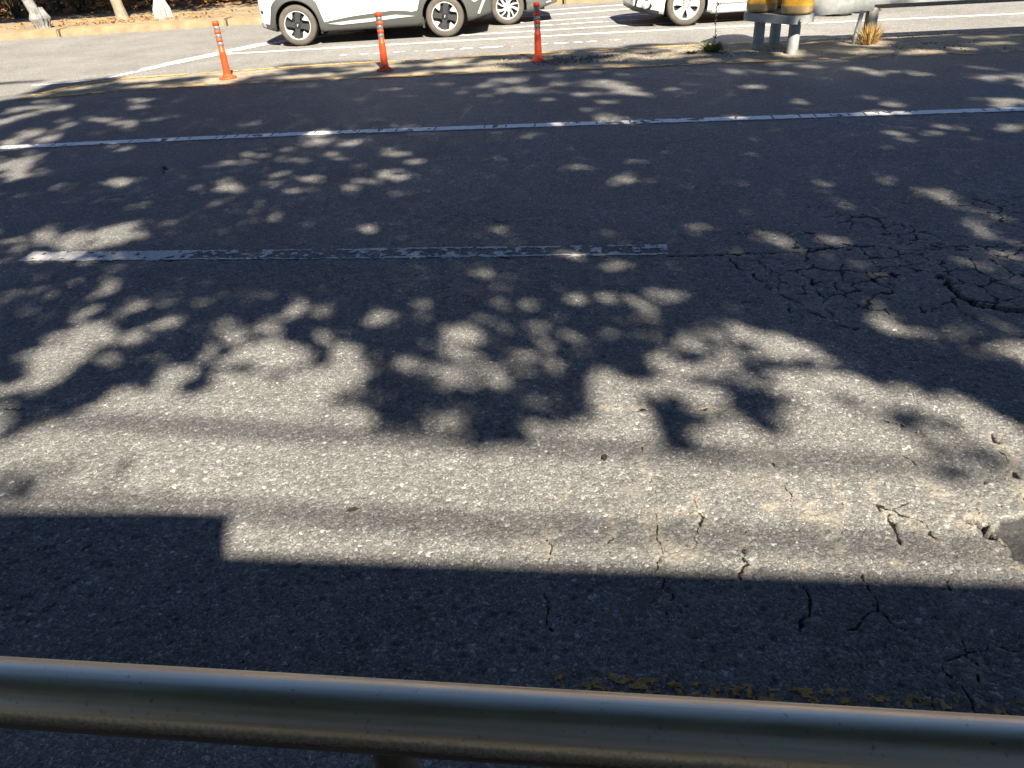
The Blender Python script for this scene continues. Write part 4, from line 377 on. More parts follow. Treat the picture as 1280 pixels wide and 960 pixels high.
# ---------------------------------------------------------------- far kerb, footway and leaf-covered bank
KJ=[-60,-40,-25,-18,-14.2,-10.17,-6.2,-2.2,1.8,5.8,9.8,14,20,40,80]
for a,b in zip(KJ,KJ[1:]):
    bm=bmesh.new(); box(bm,((a+b)/2,20.22+.32,.03),(b-a-.05,.62,.24),bev=.03)
    kb=bmobj('far_kerb',bm,M['kerb']); tag(kb,kind='structure')
quadsheet('far_pavement',[(-150,20.8),(150,20.8)],[(-150,24.8),(150,24.8)],.142,M['far_walk'])
def bank():
    xs=np.linspace(-60,60,200); ys=np.linspace(24.3,60,70); X,Y=np.meshgrid(xs,ys); Z=.12+np.clip(Y-24.6,0,99)**1.15*.20+(fbm(X,Y,.5,90)-.5)*.6*np.clip((Y-24.6)/3,0,1)
    V=np.stack([X,Y,Z],-1).reshape(-1,3); i=np.arange(X.size).reshape(X.shape); F=np.stack([i[:-1,:-1],i[:-1,1:],i[1:,1:],i[1:,:-1]],-1).reshape(-1,4)
    o=link('wooded_bank',npmesh('wooded_bank',V,F),M['soil'],smooth=True); tag(o,kind='structure')
bank()
bank_z=lambda x,y:.12+max(0,y-24.6)**1.15*.20
def litter(name,n,pos,size,m,label):
    V=[];F=[]
    for i in range(n):
        x,y,z=pos(); s=size*rnd.uniform(.5,1.3); a=rnd.uniform(0,6.28); tx,ty=rnd.uniform(-.6,.6),rnd.uniform(-.6,.6); k=len(V)
        for u,v in ((-1,0),(0,-.55),(1,0),(0,.55)):
            px,py=u*math.cos(a)-v*math.sin(a),u*math.sin(a)+v*math.cos(a); V.append((x+px*s,y+py*s,z+abs(px*tx+py*ty)*s*.8+(.4*s if u*v==0 and abs(u)==1 else 0)))
        F.append((k,k+1,k+2,k+3))
    return tag(pyobj(name,V,F,m),label,kind='stuff')
def bpos():
    x=rnd.uniform(-24,14); y=24.9+abs(rnd.gauss(0,4)); return x,y,bank_z(x,y)+.03+(float(fbm(np.array([x]),np.array([y]),.5,90)[0])-.5)*.6*min(1,max(0,(y-24.6)/3))
litter('leaf_litter',9000,bpos,.13,M['litter'],'thick brown leaf litter covering the bank behind the footway')
litter('fallen_leaves',380,lambda:(rnd.gauss(-9.3,1.6),rnd.uniform(20.9,22.6),.155),.06,M['litter'],'dry leaves lying round the roadside trunks')

# ---------------------------------------------------------------- steel railing in front of the camera
M['rail']=None
def railmat():
    m=bpy.data.materials.new('dull_stainless_tube'); m.use_nodes=True; nt=m.node_tree; b=nt.nodes['Principled BSDF']; N=nt.nodes.new; Lk=nt.links.new
    tc=N('ShaderNodeTexCoord'); mp=N('ShaderNodeMapping'); mp.inputs['Scale'].default_value=(1.2,90,90); Lk(tc.outputs['Object'],mp.inputs[0])
    n=N('ShaderNodeTexNoise'); n.inputs['Scale'].default_value=3; n.inputs['Detail'].default_value=5; Lk(mp.outputs[0],n.inputs[0])
    sp=N('ShaderNodeTexNoise'); sp.inputs['Scale'].default_value=260; sp.inputs['Detail'].default_value=3; Lk(tc.outputs['Object'],sp.inputs[0])
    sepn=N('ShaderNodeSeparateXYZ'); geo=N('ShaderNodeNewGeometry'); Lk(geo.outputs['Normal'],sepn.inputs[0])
    big=N('ShaderNodeTexNoise'); big.inputs['Scale'].default_value=14; Lk(tc.outputs['Object'],big.inputs[0])
    # tube turns darker and browner where its surface faces down
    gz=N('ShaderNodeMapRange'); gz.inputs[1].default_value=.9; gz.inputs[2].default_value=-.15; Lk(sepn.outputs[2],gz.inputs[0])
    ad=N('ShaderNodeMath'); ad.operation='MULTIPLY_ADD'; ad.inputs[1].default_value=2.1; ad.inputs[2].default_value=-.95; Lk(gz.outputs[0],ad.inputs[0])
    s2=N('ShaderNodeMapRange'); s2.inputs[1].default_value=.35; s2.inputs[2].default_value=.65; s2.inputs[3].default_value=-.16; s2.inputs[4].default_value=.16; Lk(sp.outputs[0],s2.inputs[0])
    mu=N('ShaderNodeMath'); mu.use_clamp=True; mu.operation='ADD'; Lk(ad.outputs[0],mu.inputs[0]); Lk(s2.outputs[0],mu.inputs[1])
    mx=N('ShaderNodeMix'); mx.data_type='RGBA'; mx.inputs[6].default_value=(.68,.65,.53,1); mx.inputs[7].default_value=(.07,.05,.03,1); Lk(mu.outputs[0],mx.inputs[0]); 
    sx=N('ShaderNodeTexNoise'); sx.inputs['Scale'].default_value=150; sx.inputs['Detail'].default_value=4; Lk(tc.outputs['Object'],sx.inputs['Vector'])
    sr=N('ShaderNodeMapRange'); sr.inputs[1].default_value=.64; sr.inputs[2].default_value=.76; sr.inputs[4].default_value=.5; Lk(sx.outputs[0],sr.inputs[0])
    br=N('ShaderNodeMapRange'); br.inputs[1].default_value=.35; br.inputs[2].default_value=.7; br.inputs[3].default_value=0; br.inputs[4].default_value=.30; Lk(n.outputs[0],br.inputs[0])
    m2=N('ShaderNodeMix'); m2.data_type='RGBA'; m2.inputs[7].default_value=(.30,.26,.18,1); Lk(br.outputs[0],m2.inputs[0]); Lk(mx.outputs[2],m2.inputs[6])
    m3=N('ShaderNodeMix'); m3.data_type='RGBA'; m3.inputs[7].default_value=(.06,.045,.03,1); Lk(sr.outputs[0],m3.inputs[0]); Lk(m2.outputs[2],m3.inputs[6]); Lk(m3.outputs[2],b.inputs['Base Color'])
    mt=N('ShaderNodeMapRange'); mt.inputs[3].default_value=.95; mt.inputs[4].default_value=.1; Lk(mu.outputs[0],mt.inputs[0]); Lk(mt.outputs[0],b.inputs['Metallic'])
    rr=N('ShaderNodeMapRange'); rr.inputs[1].default_value=.3; rr.inputs[2].default_value=.7; rr.inputs[3].default_value=.34; rr.inputs[4].default_value=.44; Lk(big.outputs[0],rr.inputs[0]); Lk(rr.outputs[0],b.inputs['Roughness'])
    bp=N('ShaderNodeBump'); bp.inputs['Strength'].default_value=.05; bp.inputs['Distance'].default_value=.0004; Lk(sp.outputs[0],bp.inputs['Height']); Lk(bp.outputs[0],b.inputs['Normal'])
    return m
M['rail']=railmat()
RA=Vector((-.545,.530,1.1)); RB=Vector((.426,.389,1.1)); RD=(RB-RA).normalized(); rz=math.atan2(RD.y,RD.x)
rail=empty('railing',(-.141,.475,.15),rz); tag(rail,'brownish stainless steel pedestrian railing tube crossing the bottom of the view','railing')
def rbm(): return bmesh.new()
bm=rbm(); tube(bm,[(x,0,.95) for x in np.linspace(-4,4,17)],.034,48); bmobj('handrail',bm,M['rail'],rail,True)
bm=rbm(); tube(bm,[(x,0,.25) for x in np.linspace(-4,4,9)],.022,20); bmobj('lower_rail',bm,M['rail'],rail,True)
for k in (-2,-1,0,1,2):
    bm=rbm(); tube(bm,[(k*1.9,0,0),(k*1.9,0,.925)],.0215,24); bmobj('post',bm,M['rail_post'],rail,True)
    bm=rbm(); lathe(bm,[(.06,0),(.06,.008),(.024,.010)],20,c=(k*1.9,0,0)); bmobj('base_plate',bm,M['rail'],rail)

# ---------------------------------------------------------------- orange delineator posts
def delineator(loc,label,rzz,tilt):
    t=empty('delineator_post',loc,rzz); t.rotation_euler=(tilt[0],tilt[1],rzz); tag(t,label,'traffic post','orange delineator posts along the island')
    bm=bmesh.new(); lathe(bm,[(.001,.0),(.125,.0),(.125,.016),(.105,.028),(.075,.040),(.062,.055),(.058,.06)],28); bmobj('base',bm,M['orange'],t,True)
    for a in range(4):
        bm=bmesh.new(); lathe(bm,[(.012,.018),(.012,.032),(.001,.034)],6,c=(.098*math.cos(a*PI/2+.5),.098*math.sin(a*PI/2+.5),0)); bmobj('bolt',bm,M['galv'],t)
    bm=bmesh.new(); lathe(bm,[(.058,.06),(.053,.10),(.050,.20),(.048,.36),(.0475,.372),(.041,.378),(.041,.74)],28); bmobj('tube',bm,M['orange'],t,True)
    for z in (.440,.547,.653):
        bm=bmesh.new(); lathe(bm,[(.0412,z),(.0432,z+.002),(.0432,z+.050),(.0412,z+.052)],28); bmobj('reflective_band',bm,M['reflect_silver'],t,True)
    for z in (.494,.601):
        bm=bmesh.new(); lathe(bm,[(.0412,z),(.0455,z+.003),(.0455,z+.047),(.0412,z+.05)],28); bmobj('collar',bm,M['orange'],t,True)
    bm=bmesh.new(); lathe(bm,[(.0412,.708),(.046,.710),(.046,.76),(.038,.768),(.001,.768)],28); bmobj('cap',bm,M['orange'],t,True)
    return t
delineator((-3.88,12.16,.0),'leftmost orange delineator post with silver bands, in front of the bare far lane',.3,(0,0))
delineator((-1.54,11.95,.0),'middle orange delineator post with silver bands, in front of the white car door sill',1.1,(.01,.0))
delineator((.68,11.85,.0),'rightmost orange delineator post with silver bands, beside the grey car rear wheel',2.0,(0,.0))

# ---------------------------------------------------------------- roller crash cushion at the barrier end
LEGS=[(3.74,11.55),(4.04,11.02),(4.12,12.0)]
cc=empty('roller_crash_cushion',(3.95,11.45,.0)); tag(cc,'steel ring on three legs with yellow dusty rollers standing on it','crash barrier end')
def rel(p,z=0): return (p[0]-3.95,p[1]-11.45,z)
for p in LEGS:
    bm=bmesh.new(); lathe(bm,[(.075,-.02),(.075,.98),(.001,.985)],24,c=rel(p)); bmobj('leg',bm,M['galv'],cc,True)
def hull_ring(r,n=16):
    pts=[]
    for p in LEGS:
        for k in range(n): pts.append((p[0]+r*math.cos(2*PI*k/n),p[1]+r*math.sin(2*PI*k/n)))
    pts=sorted(set(pts))
    def half(q):
        o=[]
        for p in q:
            while len(o)>1 and (o[-1][0]-o[-2][0])*(p[1]-o[-2][1])-(o[-1][1]-o[-2][1])*(p[0]-o[-2][0])<=0: o.pop()
            o.append(p)
        return o
    a=half(pts); b=half(pts[::-1]); return a[:-1]+b[:-1]
HR=hull_ring(.225)
for nm,z0,z1 in (('lower_band',.40,.50),('upper_band',1.02,1.12)):
    n=len(HR); HI=hull_ring(.215)
    V=[rel(p,z0) for p in HR]+[rel(p,z1) for p in HR]; F=[(i,(i+1)%n,n+(i+1)%n,n+i) for i in range(n)]+[list(range(n))[::-1],list(range(n,2*n))]
    pyobj(nm,V,F,M['galv'],cc)
bm=bmesh.new(); tube(bm,[rel((4.02,10.79),.45),rel((4.02,10.765),.45)],.022,6); bmobj('bolt',bm,M['galv'],cc)
for p in LEGS:
    bm=bmesh.new(); lathe(bm,[(.12,.505),(.185,.515),(.203,.54),(.203,.615)],32,c=rel(p)); ro=bmobj('roller_rim',bm,M['roller_dirty'],cc,True)
    bm=bmesh.new(); lathe(bm,[(.203,.615),(.200,.63),(.200,.90),(.20,.98),(.16,1.0),(.07,1.0)],32,c=rel(p)); bmobj('roller',bm,M['roller'],cc,True)

# ---------------------------------------------------------------- guard rail running right
gr=empty('guard_rail',(4.4,11.75,0),-.115); tag(gr,'grey steel guard rail with rounded blunt end running off to the right','guard rail')
def wbeam(side):
    prof=[(.0,.44),(.035,.46),(.075,.50),(.075,.56),(.02,.60),(.02,.64),(.075,.68),(.075,.74),(.035,.78),(.0,.80)]
    V=[];F=[]; xs=[.0,.5,1,2,4,7,11,16]
    for x in xs:
        for d,z in prof: V.append((x,-(d+.07)*side,z+(.0)))
    n=len(prof)
    for i in range(len(xs)-1):
        for j in range(n-1): F.append((i*n+j,(i+1)*n+j,(i+1)*n+j+1,i*n+j+1))
    return V,F
for s in (1,-1):
    V,F=wbeam(s); pyobj('beam',V,F,M['galv'],gr)
# rounded end plate
V=[];F=[];n=14
for k in range(n+1):
    a=-PI/2-PI*k/n; V+= [(.02+.26*math.cos(a)*1.2,.24*math.sin(a),.40),(.02+.26*math.cos(a)*1.2,.24*math.sin(a),.82)]
V=[(.9,-.16,.43),(.9,-.16,.81)]+V+[(.9,.16,.43),(.9,.16,.81)]
F=[(2*i,2*i+2,2*i+3,2*i+1) for i in range(n+2)]
pyobj('end_plate',V,F,M['galv'],gr)
bm=bmesh.new(); tube(bm,[(.66,-.26,0),(.74,-.19,.44)],.03,12); bmobj('brace',bm,M['galv'],gr,True)
for k,x in enumerate((.93,4.9,8.9,12.9)):
    bm=bmesh.new(); lathe(bm,[(.085,-.02),(.085,.84),(.001,.85)],20,c=(x,-.02,0)); bmobj('post',bm,M['galv_dark'],gr,True)
    bm=bmesh.new(); lathe(bm,[(.0865,.0),(.0865,.19),(.0855,.195)],20,c=(x,-.02,0)); bmobj('post_base',bm,M['rust'],gr,True)

# ---------------------------------------------------------------- grass tufts
def tuft(name,loc,n,h,spread,m,label,stalk=0):
    t=empty(name,loc); tag(t,label,'grass')
    V=[];F=[]
    for i in range(n):
        a=rnd.uniform(0,6.28); r=spread*.35*math.sqrt(rnd.random()); lean=rnd.uniform(.1,1.0); hh=h*rnd.uniform(.4,1.1)*(1-.35*lean); x,y=r*math.cos(a),r*math.sin(a); b=rnd.uniform(0,6.28)
        w=.004+.003*rnd.random(); dx,dy=math.cos(b)*w,math.sin(b)*w; ex,ey=math.cos(a)*spread*lean,math.sin(a)*spread*lean; k=len(V)
        V+=[(x-dx,y-dy,0),(x+dx,y+dy,0),(x+ex*.4+dx*.8,y+ey*.4+dy*.8,hh*.6),(x+ex*.4-dx*.8,y+ey*.4-dy*.8,hh*.6),(x+ex,y+ey,hh)]
        F+=[(k,k+1,k+2,k+3),(k+3,k+2,k+4)]
    o=pyobj('blades',V,F,m,t); o['kind']='stuff'
    if stalk:
        bm=bmesh.new(); pts=[(0,0,0),(.03,.02,.25),(.02,.03,.55),(.04,.0,.85)]; tube(bm,pts,[.006,.005,.004,.002],6)
        for i in range(26):
            z=rnd.uniform(.15,.8); a=rnd.uniform(0,6.28); bmesh.ops.create_icosphere(bm,subdivisions=1,radius=.011,matrix=Matrix.Translation((.025+.02*math.cos(a),.02+.02*math.sin(a),z)))
        bmobj('seed_stalk',bm,M['bark_dark'],t)
tuft('grass_tuft',(3.12,11.60,.02),420,.17,.22,M['grass'],'low green grass tuft with a tall dark seed stalk, left of the steel legs',1)
tuft('grass_tuft',(2.80,11.52,.02),90,.06,.12,M['bark_dark'],'small dark weed clump at the left of the green grass tuft')
tuft('dry_grass_clump',(5.22,11.36,.02),230,.33,.27,M['straw'],'golden dry grass clump growing round the guard rail post foot')

# ---------------------------------------------------------------- vehicles
def car(label,loc,rz,paint,p):
    wb,fo,ro,W,r=p['wb'],p['fo'],p['ro'],p['W'],p['r']; Rr=r+p['gap']; base=p['base']; hw=W/2
    t=empty('parked_car' if False else 'car',loc,rz); tag(t,label,'car')
    x0,x1=-fo,wb+ro
    def zb(x):
        z=base+.10*max(0,(x0+.5-x)/.5)+p['rear_rise']*max(0,(x-(x1-.55))/.55)
        for c in (0,wb):
            if abs(x-c)<Rr: z=max(z,r+math.sqrt(Rr*Rr-(x-c)**2))
        return z
    zt=lambda x:interp(p['top'],x)
    def wf(x,z,off=0):
        s0=min(1,(x-x0)/.62); s1=min(1,(x1-x)/.60)
        k=1-.34*(1-s0)**2.3-.26*(1-s1)**2.4
        w=hw*k-.045*((z-.66)/.42)**2-.03*max(0,(.34-z)/.16)
        for c in (0,wb):                      # flared arches
            d=math.hypot(x-c,z-r); w+=.022*max(0,1-max(0,d-Rr)/.14)
        return w+off
    xs=set(np.linspace(x0,x1,46).tolist())
    for c in (0,wb):
        for a in np.linspace(0,PI,19): xs.add(c+Rr*math.cos(a)*.9995)
        xs.add(c-Rr-.001); xs.add(c+Rr+.001)
    for e in (.015,.04,.08,.13): xs.add(x0+e); xs.add(x1-e)
    xs=sorted(xs)
    def shell(name,lo,hi,m,off=0,nz=8,deck=False,xr=None,cap=True,smooth=True,inner=.0):
        X=[x for x in xs if xr is None or xr[0]<=x<=xr[1]]; V=[];F=[]; rows=[]
        for x in X:
            a,b=lo(x),max(hi(x),lo(x)+.004); row=[]
            if inner: row.append((wf(x,a,off)-inner,a))
            row+=[(wf(x,a+(b-a)*k/nz,off),a+(b-a)*k/nz) for k in range(nz+1)]
            if deck:
                w,z=row[-1]; row+=[(w-.035,z+.022),(w*.62,z+.045),(w*.001,z+.055)]
            rows.append((x,row))
        n=len(rows[0][1])
        for sd_ in (-1,1):
            k0=len(V)
            for x,row in rows: V+=[(x,sd_*w,z) for w,z in row]
            for i in range(len(rows)-1):
                for j in range(n-1):
                    q=(k0+i*n+j,k0+(i+1)*n+j,k0+(i+1)*n+j+1,k0+i*n+j+1); F.append(q if sd_<0 else q[::-1])
        if cap:
            off2=len(rows)*n
            for i,fl in ((0,0),(len(rows)-1,1)):
                for j in range(n-1):
                    q=(i*n+j,i*n+j+1,off2+i*n+j+1,off2+i*n+j); F.append(q if fl==0 else q[::-1])
        return pyobj(name,V,F,m,t,smooth)
    cl=p.get('clad')
    if cl:
        def zc(x):
            z=interp(cl,x)
            for c in (0,wb):
                Ro=Rr+.085
                if abs(x-c)<Ro: z=max(z,r+(Ro**2.9-abs(x-c)**2.9)**(1/2.9))
            return z
        shell('body',lambda x:max(zb(x),zc(x)-.02),zt,paint,deck=True)
        shell('cladding',zb,zc,M['clad'],off=.014,nz=5,inner=.05)
        for sd_ in (-1,1):
            V=[];F=[];P=p['sill']; k=len(V)
            for x,z in P: V.append((x,sd_*wf(x,z,.022),z))
            for x,z in P: V.append((x,sd_*wf(x,z,.005),z))
            n=len(P); F.append([k+i for i in range(n)]); F+=[(k+i,k+(i+1)%n,k+n+(i+1)%n,k+n+i) for i in range(n)]
            pyobj('sill_trim',V,F,M['clad_light'],t)
    else:
        shell('body',zb,zt,paint,deck=True,nz=11,inner=.05)
        shell('sill',lambda x:zb(x)-.03,lambda x:zb(x)+.045,M['rubberblack'] if p.get('dark_sill') else paint,off=.010,nz=2,xr=(Rr+.02,wb-Rr-.02),inner=.04)
        shell('front_lip',lambda x:zb(x)-.035,lambda x:zb(x)+.045,M['rubberblack'],off=.008,nz=2,xr=(x0,-Rr-.02),inner=.06)
    # underside, wheel wells
    bm=bmesh.new(); box(bm,((x0+x1)/2,0,base+.17),(x1-x0-.5,W-.62,.30)); box(bm,(wb/2,0,base+.12),(wb-2*Rr,W-.22,.16)); box(bm,((x0-Rr)/2+.05,0,base+.17),((-Rr-x0)-.2,W-.5,.2)); box(bm,((x1+wb+Rr)/2-.06,0,base+.25),((x1-wb-Rr)-.2,W-.4,.22))
    bmobj('underbody',bm,M['black'],t)
    for c in (0,wb):
        for sd_ in (-1,1):
            V=[];F=[];k=len(V)
            for i in range(17):
                a=PI*i/16-.0; x=c+(Rr+.004)*math.cos(a)*1.0; z=r+(Rr+.004)*math.sin(a)
                V+=[(x,sd_*(hw-.035),z),(x,sd_*(hw-.36),z)]
            F+=[(k+2*i,k+2*i+2,k+2*i+3,k+2*i+1) for i in range(16)]; F.append([k+2*i+1 for i in range(17)])
            pyobj('wheel_well',V,F,M['black'],t)
    # glasshouse and roof
    g_=p['glass']; V=[];F=[]; rf=[]
    for x,z in g_:
        b=max(min(zt(x),z-.01),.6); wl_=wf(x,b)-.06; wr=wl_-.42*(z-b)
        rf.append((x,wr,z)); V+=[(x,-wl_,b-.01),(x,-wr,z),(x,wr,z),(x,wl_,b-.01)]
    for i in range(len(g_)-1):
        for j in range(3): F.append((4*i+j,4*i+4+j,4*i+5+j,4*i+1+j))
    pyobj('windows',V,F,M['glass'],t)
    V=[];F=[]
    rr_=[q for q in rf if q[2]>p['H']-.13]
    for x,w,z in rr_: V+=[(x,-w-.012,z-.02),(x,-w*.8,z+.018),(x,0,z+.03),(x,w*.8,z+.018),(x,w+.012,z-.02)]
    for i in range(len(rr_)-1):
        for j in range(4): F.append((5*i+j,5*i+5+j,5*i+6+j,5*i+1+j))
    pyobj('roof',V,F,paint,t,True)
    for xp in p['pillars']:
        for sd_ in (-1,1):
            V=[];F=[];zr=interp(g_,xp+.04); b=zt(xp); w0=wf(xp,b)-.056; w1=w0-.42*(zr-b); k=len(V)
            V+=[(xp-.04,sd_*w0,b),(xp+.05,sd_*w0,b),(xp+.09,sd_*(w1+.004),zr),(xp,sd_*(w1+.004),zr)]; F.append((k,k+1,k+2,k+3))
            pyobj('pillar',V,F,M['rubberblack'],t)
    # door shut lines
    for xp in p['doors']:
        for sd_ in (-1,1):
            V=[];F=[];k=len(V); z0_=max(zb(xp)+.02,p['doorz']); nn=8
            for i in range(nn+1):
                z=z0_+(zt(xp)-z0_)*i/nn; V+=[(xp-.004,sd_*wf(xp,z,.0015),z),(xp+.004,sd_*wf(xp,z,.0015),z)]
            F+=[(k+2*i,k+2*i+1,k+2*i+3,k+2*i+2) for i in range(nn)]
            pyobj('door_gap',V,F,M['black'],t)
    for xp in p['handles']:
        for sd_ in (-1,1):
            bm=bmesh.new(); box(bm,(xp,sd_*(wf(xp,.86)+.012),.86),(.2,.022,.035),bev=.008); bmobj('door_handle',bm,paint,t)
    for sd_ in (-1,1):
        bm=bmesh.new(); box(bm,(p['mirror'],sd_*(hw+.06),zt(p['mirror'])+.08),(.12,.2,.13),bev=.03); bmobj('mirror',bm,paint,t,True)
    def patch(name,P,m,off=.012,sides=(-1,1),dep=.02):
        for sd_ in sides:
            n=len(P); V=[(x,sd_*wf(x,z,off),z) for x,z in P]+[(x,sd_*wf(x,z,off-dep),z) for x,z in P]
            F=[list(range(n))]+[(i,(i+1)%n,n+(i+1)%n,n+i) for i in range(n)]; pyobj(name,V,F,m,t)
    for nm,P,m,off in p['patches']: patch(nm,P,M[m],off)
    # wheels
    for c in (0,wb):
        for sd_ in (-1,1):
            w=empty('wheel'); w.parent=t; w.location=(c,sd_*(hw-.015),r); w.rotation_euler=(0,p['spin'],0 if sd_<0 else PI)
            k=r/.335; q=.232*k
            bm=bmesh.new(); lathe(bm,[(q-.004,.012),(q,.0),(q+.012,-.004),(.285*k,-.012),(.315*k,.0),(.328*k,.016)],48,'y'); bmobj('tyre',bm,M['tyre'],w,True)
            bm=bmesh.new(); lathe(bm,[(.328*k,.016),(r,.04),(r,.19),(.31*k,.215),(q,.215)],48,'y'); bmobj('tread',bm,M['tread'],w,True)
            bm=bmesh.new(); lathe(bm,[(q,.001),(q-.010,-.003),(q-.016,.004),(q-.022,.05)],48,'y'); bmobj('rim',bm,M['alloy'],w,True)
            bm=bmesh.new(); lathe(bm,[(q-.02,.05),(.001,.075)],32,'y'); bmobj('brake_backing',bm,M['black'],w)
            def poly(bm,P,y0,y1,a):
                ca,sa=math.cos(a),math.sin(a); Q=[(u*ca-v*sa,u*sa+v*ca) for u,v in P]; n=len(Q)
                f=[bm.verts.new((x,y0,z)) for x,z in Q]; b=[bm.verts.new((x,y1,z)) for x,z in Q]; bm.faces.new(f)
                for i in range(n): bm.faces.new((f[i],b[i],b[(i+1)%n],f[(i+1)%n]))
            st=p['style']; R_=q-.012
            if st=='pinwheel':
                for i in range(4):
                    bm=bmesh.new(); poly(bm,[(.0,-.055),(R_*.42,-.050),(R_*.95,-.085),(R_*.99,-.03),(R_*.985,.018),(R_*.72,.030),(R_*.45,.032),(.0,.055)],.002,.04,i*PI/2+.18); bmobj('spoke',bm,M['alloy_dark'],w)
                    bm=bmesh.new(); poly(bm,[(R_*.40,.10),(R_*.52,.085),(R_*.97,.075),(R_*.93,.105),(R_*.80,.148),(R_*.66,.176)],.010,.04,i*PI/2+.18); bmobj('spoke_insert',bm,M['alloy'],w)
            elif st=='swirl':
                for i in range(5):
                    a=i*2*PI/5+.25
                    bm=bmesh.new(); poly(bm,[(.03,-.030),(R_*.5,-.012),(R_*1.0,-.060),(R_*1.0,-.006),(R_*.6,.020),(.04,.030)],.004,.035,a); bmobj('spoke',bm,M['alloy'],w)
                    bm=bmesh.new(); poly(bm,[(.04,.0),(R_*.45,.045),(R_*.97,.075),(R_*.95,.098),(R_*.42,.075),(.03,.035)],.010,.035,a); bmobj('spoke',bm,M['alloy'],w)
            else:
                for i in range(5):
                    bm=bmesh.new(); poly(bm,[(.0,-.05),(R_*.32,-.040),(R_*.72,-.062),(R_*.98,-.105),(R_*1.0,0),(R_*.98,.105),(R_*.72,.062),(R_*.32,.040),(.0,.05)],.002,.04,i*2*PI/5+PI/2); bmobj('spoke',bm,M['alloy'],w)
            bm=bmesh.new(); lathe(bm,[(.001,-.004),(.03,-.003),(.036,.006),(.036,.03)],20,'y'); bmobj('hub_cap',bm,M['alloy_dark'] if st=='pinwheel' else M['alloy'],w,True)
            if st=='pinwheel': 
                bm=bmesh.new(); box(bm,(0,-.006,0),(.012,.004,.034)); bmobj('hub_badge',bm,M['alloy'],w)
            elif st!='pinwheel':
                for i in range(5):
                    a=i*2*PI/5+PI/2; bm=bmesh.new(); lathe(bm,[(.010,.0),(.008,-.002),(.001,-.001)],8,'y',c=(.062*math.cos(a),0,.062*math.sin(a))); bmobj('wheel_nut',bm,M['alloy_dark'],w)
    return t
suv=dict(wb=2.68,fo=.72,ro=.83,W=1.85,r=.345,gap=.06,base=.215,rear_rise=.12,H=1.56,spin=.25,
  top=[(-.80,.72),(-.6,.86),(.1,.98),(.5,1.02),(2.6,1.06),(3.3,1.08),(3.51,1.0)],glass=[(.30,1.0),(.9,1.42),(1.2,1.54),(2.4,1.56),(3.0,1.50),(3.42,1.06)],pillars=(1.45,2.35),
  clad=[(-.8,.44),(-.72,.40),(-.42,.36),(.42,.36),(.55,.385),(1.0,.445),(1.75,.50),(2.05,.475),(2.25,.42),(3.1,.50),(3.35,.60),(3.51,.66)],
  sill=[(.55,.345),(.95,.375),(1.45,.40),(1.8,.425),(2.15,.385),(1.75,.365),(1.3,.335),(.8,.315)],doors=(.62,1.5,2.42),doorz=.5,handles=(1.3,2.2),mirror=.55,style='pinwheel',
  patches=[('headlight',[(-.70,.56),(-.64,.54),(-.60,.72),(-.63,.90),(-.69,.86)],'rubberblack',.004),('fog_lamp',[(-.70,.34),(-.63,.31),(-.62,.37),(-.69,.41)],'lamp_glass',.022),
   ('rear_reflector',[(3.30,.62),(3.42,.65),(3.44,.70),(3.30,.68)],'red_lamp',.02),('bumper_garnish',[(3.27,.36),(3.31,.35),(3.44,.60),(3.40,.62)],'clad_light',.03),('taillight',[(3.28,.86),(3.42,.84),(3.40,1.02),(3.30,1.04)],'red_lamp',.012),('mud_flap',[(2.26,.18),(2.30,.17),(2.30,.36),(2.26,.36)],'clad',.004),('mud_flap',[(.40,.19),(.43,.18),(.44,.34),(.41,.34)],'clad',.004)])
car('white compact crossover with grey cladding and dark four-arm wheels, behind the leftmost posts',(-3.43,15.40+.925,0),R(-1.9),M['white_car'],suv)
sed=dict(wb=2.78,fo=.88,ro=1.0,W=1.84,r=.335,gap=.045,base=.20,rear_rise=.05,H=1.45,spin=.1,
  top=[(-.96,.60),(-.8,.68),(.2,.88),(.6,.92),(2.9,.97),(3.78,.90)],glass=[(.45,.92),(1.1,1.32),(1.4,1.43),(2.3,1.44),(2.9,1.30),(3.4,.98)],pillars=(1.55,2.4),doors=(.60,1.6,2.5),doorz=.26,handles=(1.35,2.3),mirror=.7,style='five',
  patches=[('fog_lamp_surround',[(-.865,.31),(-.82,.27),(-.62,.28),(-.58,.35),(-.66,.45),(-.84,.47)],'rubberblack',.010),('headlight',[(-.85,.58),(-.5,.60),(-.45,.72),(-.8,.68)],'lamp_glass',.01),('taillight',[(3.5,.70),(3.72,.70),(3.70,.86),(3.45,.84)],'red_lamp',.012),
   ('sill_crease',[(.42,.335),(2.32,.335),(2.32,.345),(.42,.345)],'clad_light',.006)])
C_=car('white sedan with bright five-spoke wheels and round fog lamp, passing behind the steel legs',(3.46,14.73+.92,0),R(-.6),M['white_car'],sed)
bm=bmesh.new(); lathe(bm,[(.001,-.03),(.05,-.022),(.062,-.01),(.066,.01),(.066,.05)],24,'y'); fl=bmobj('fog_lamp',bm,M['lamp_glass'],C_,True); fl.location=(-.70,-.83,.365); fl.rotation_euler=(0,0,-.45)
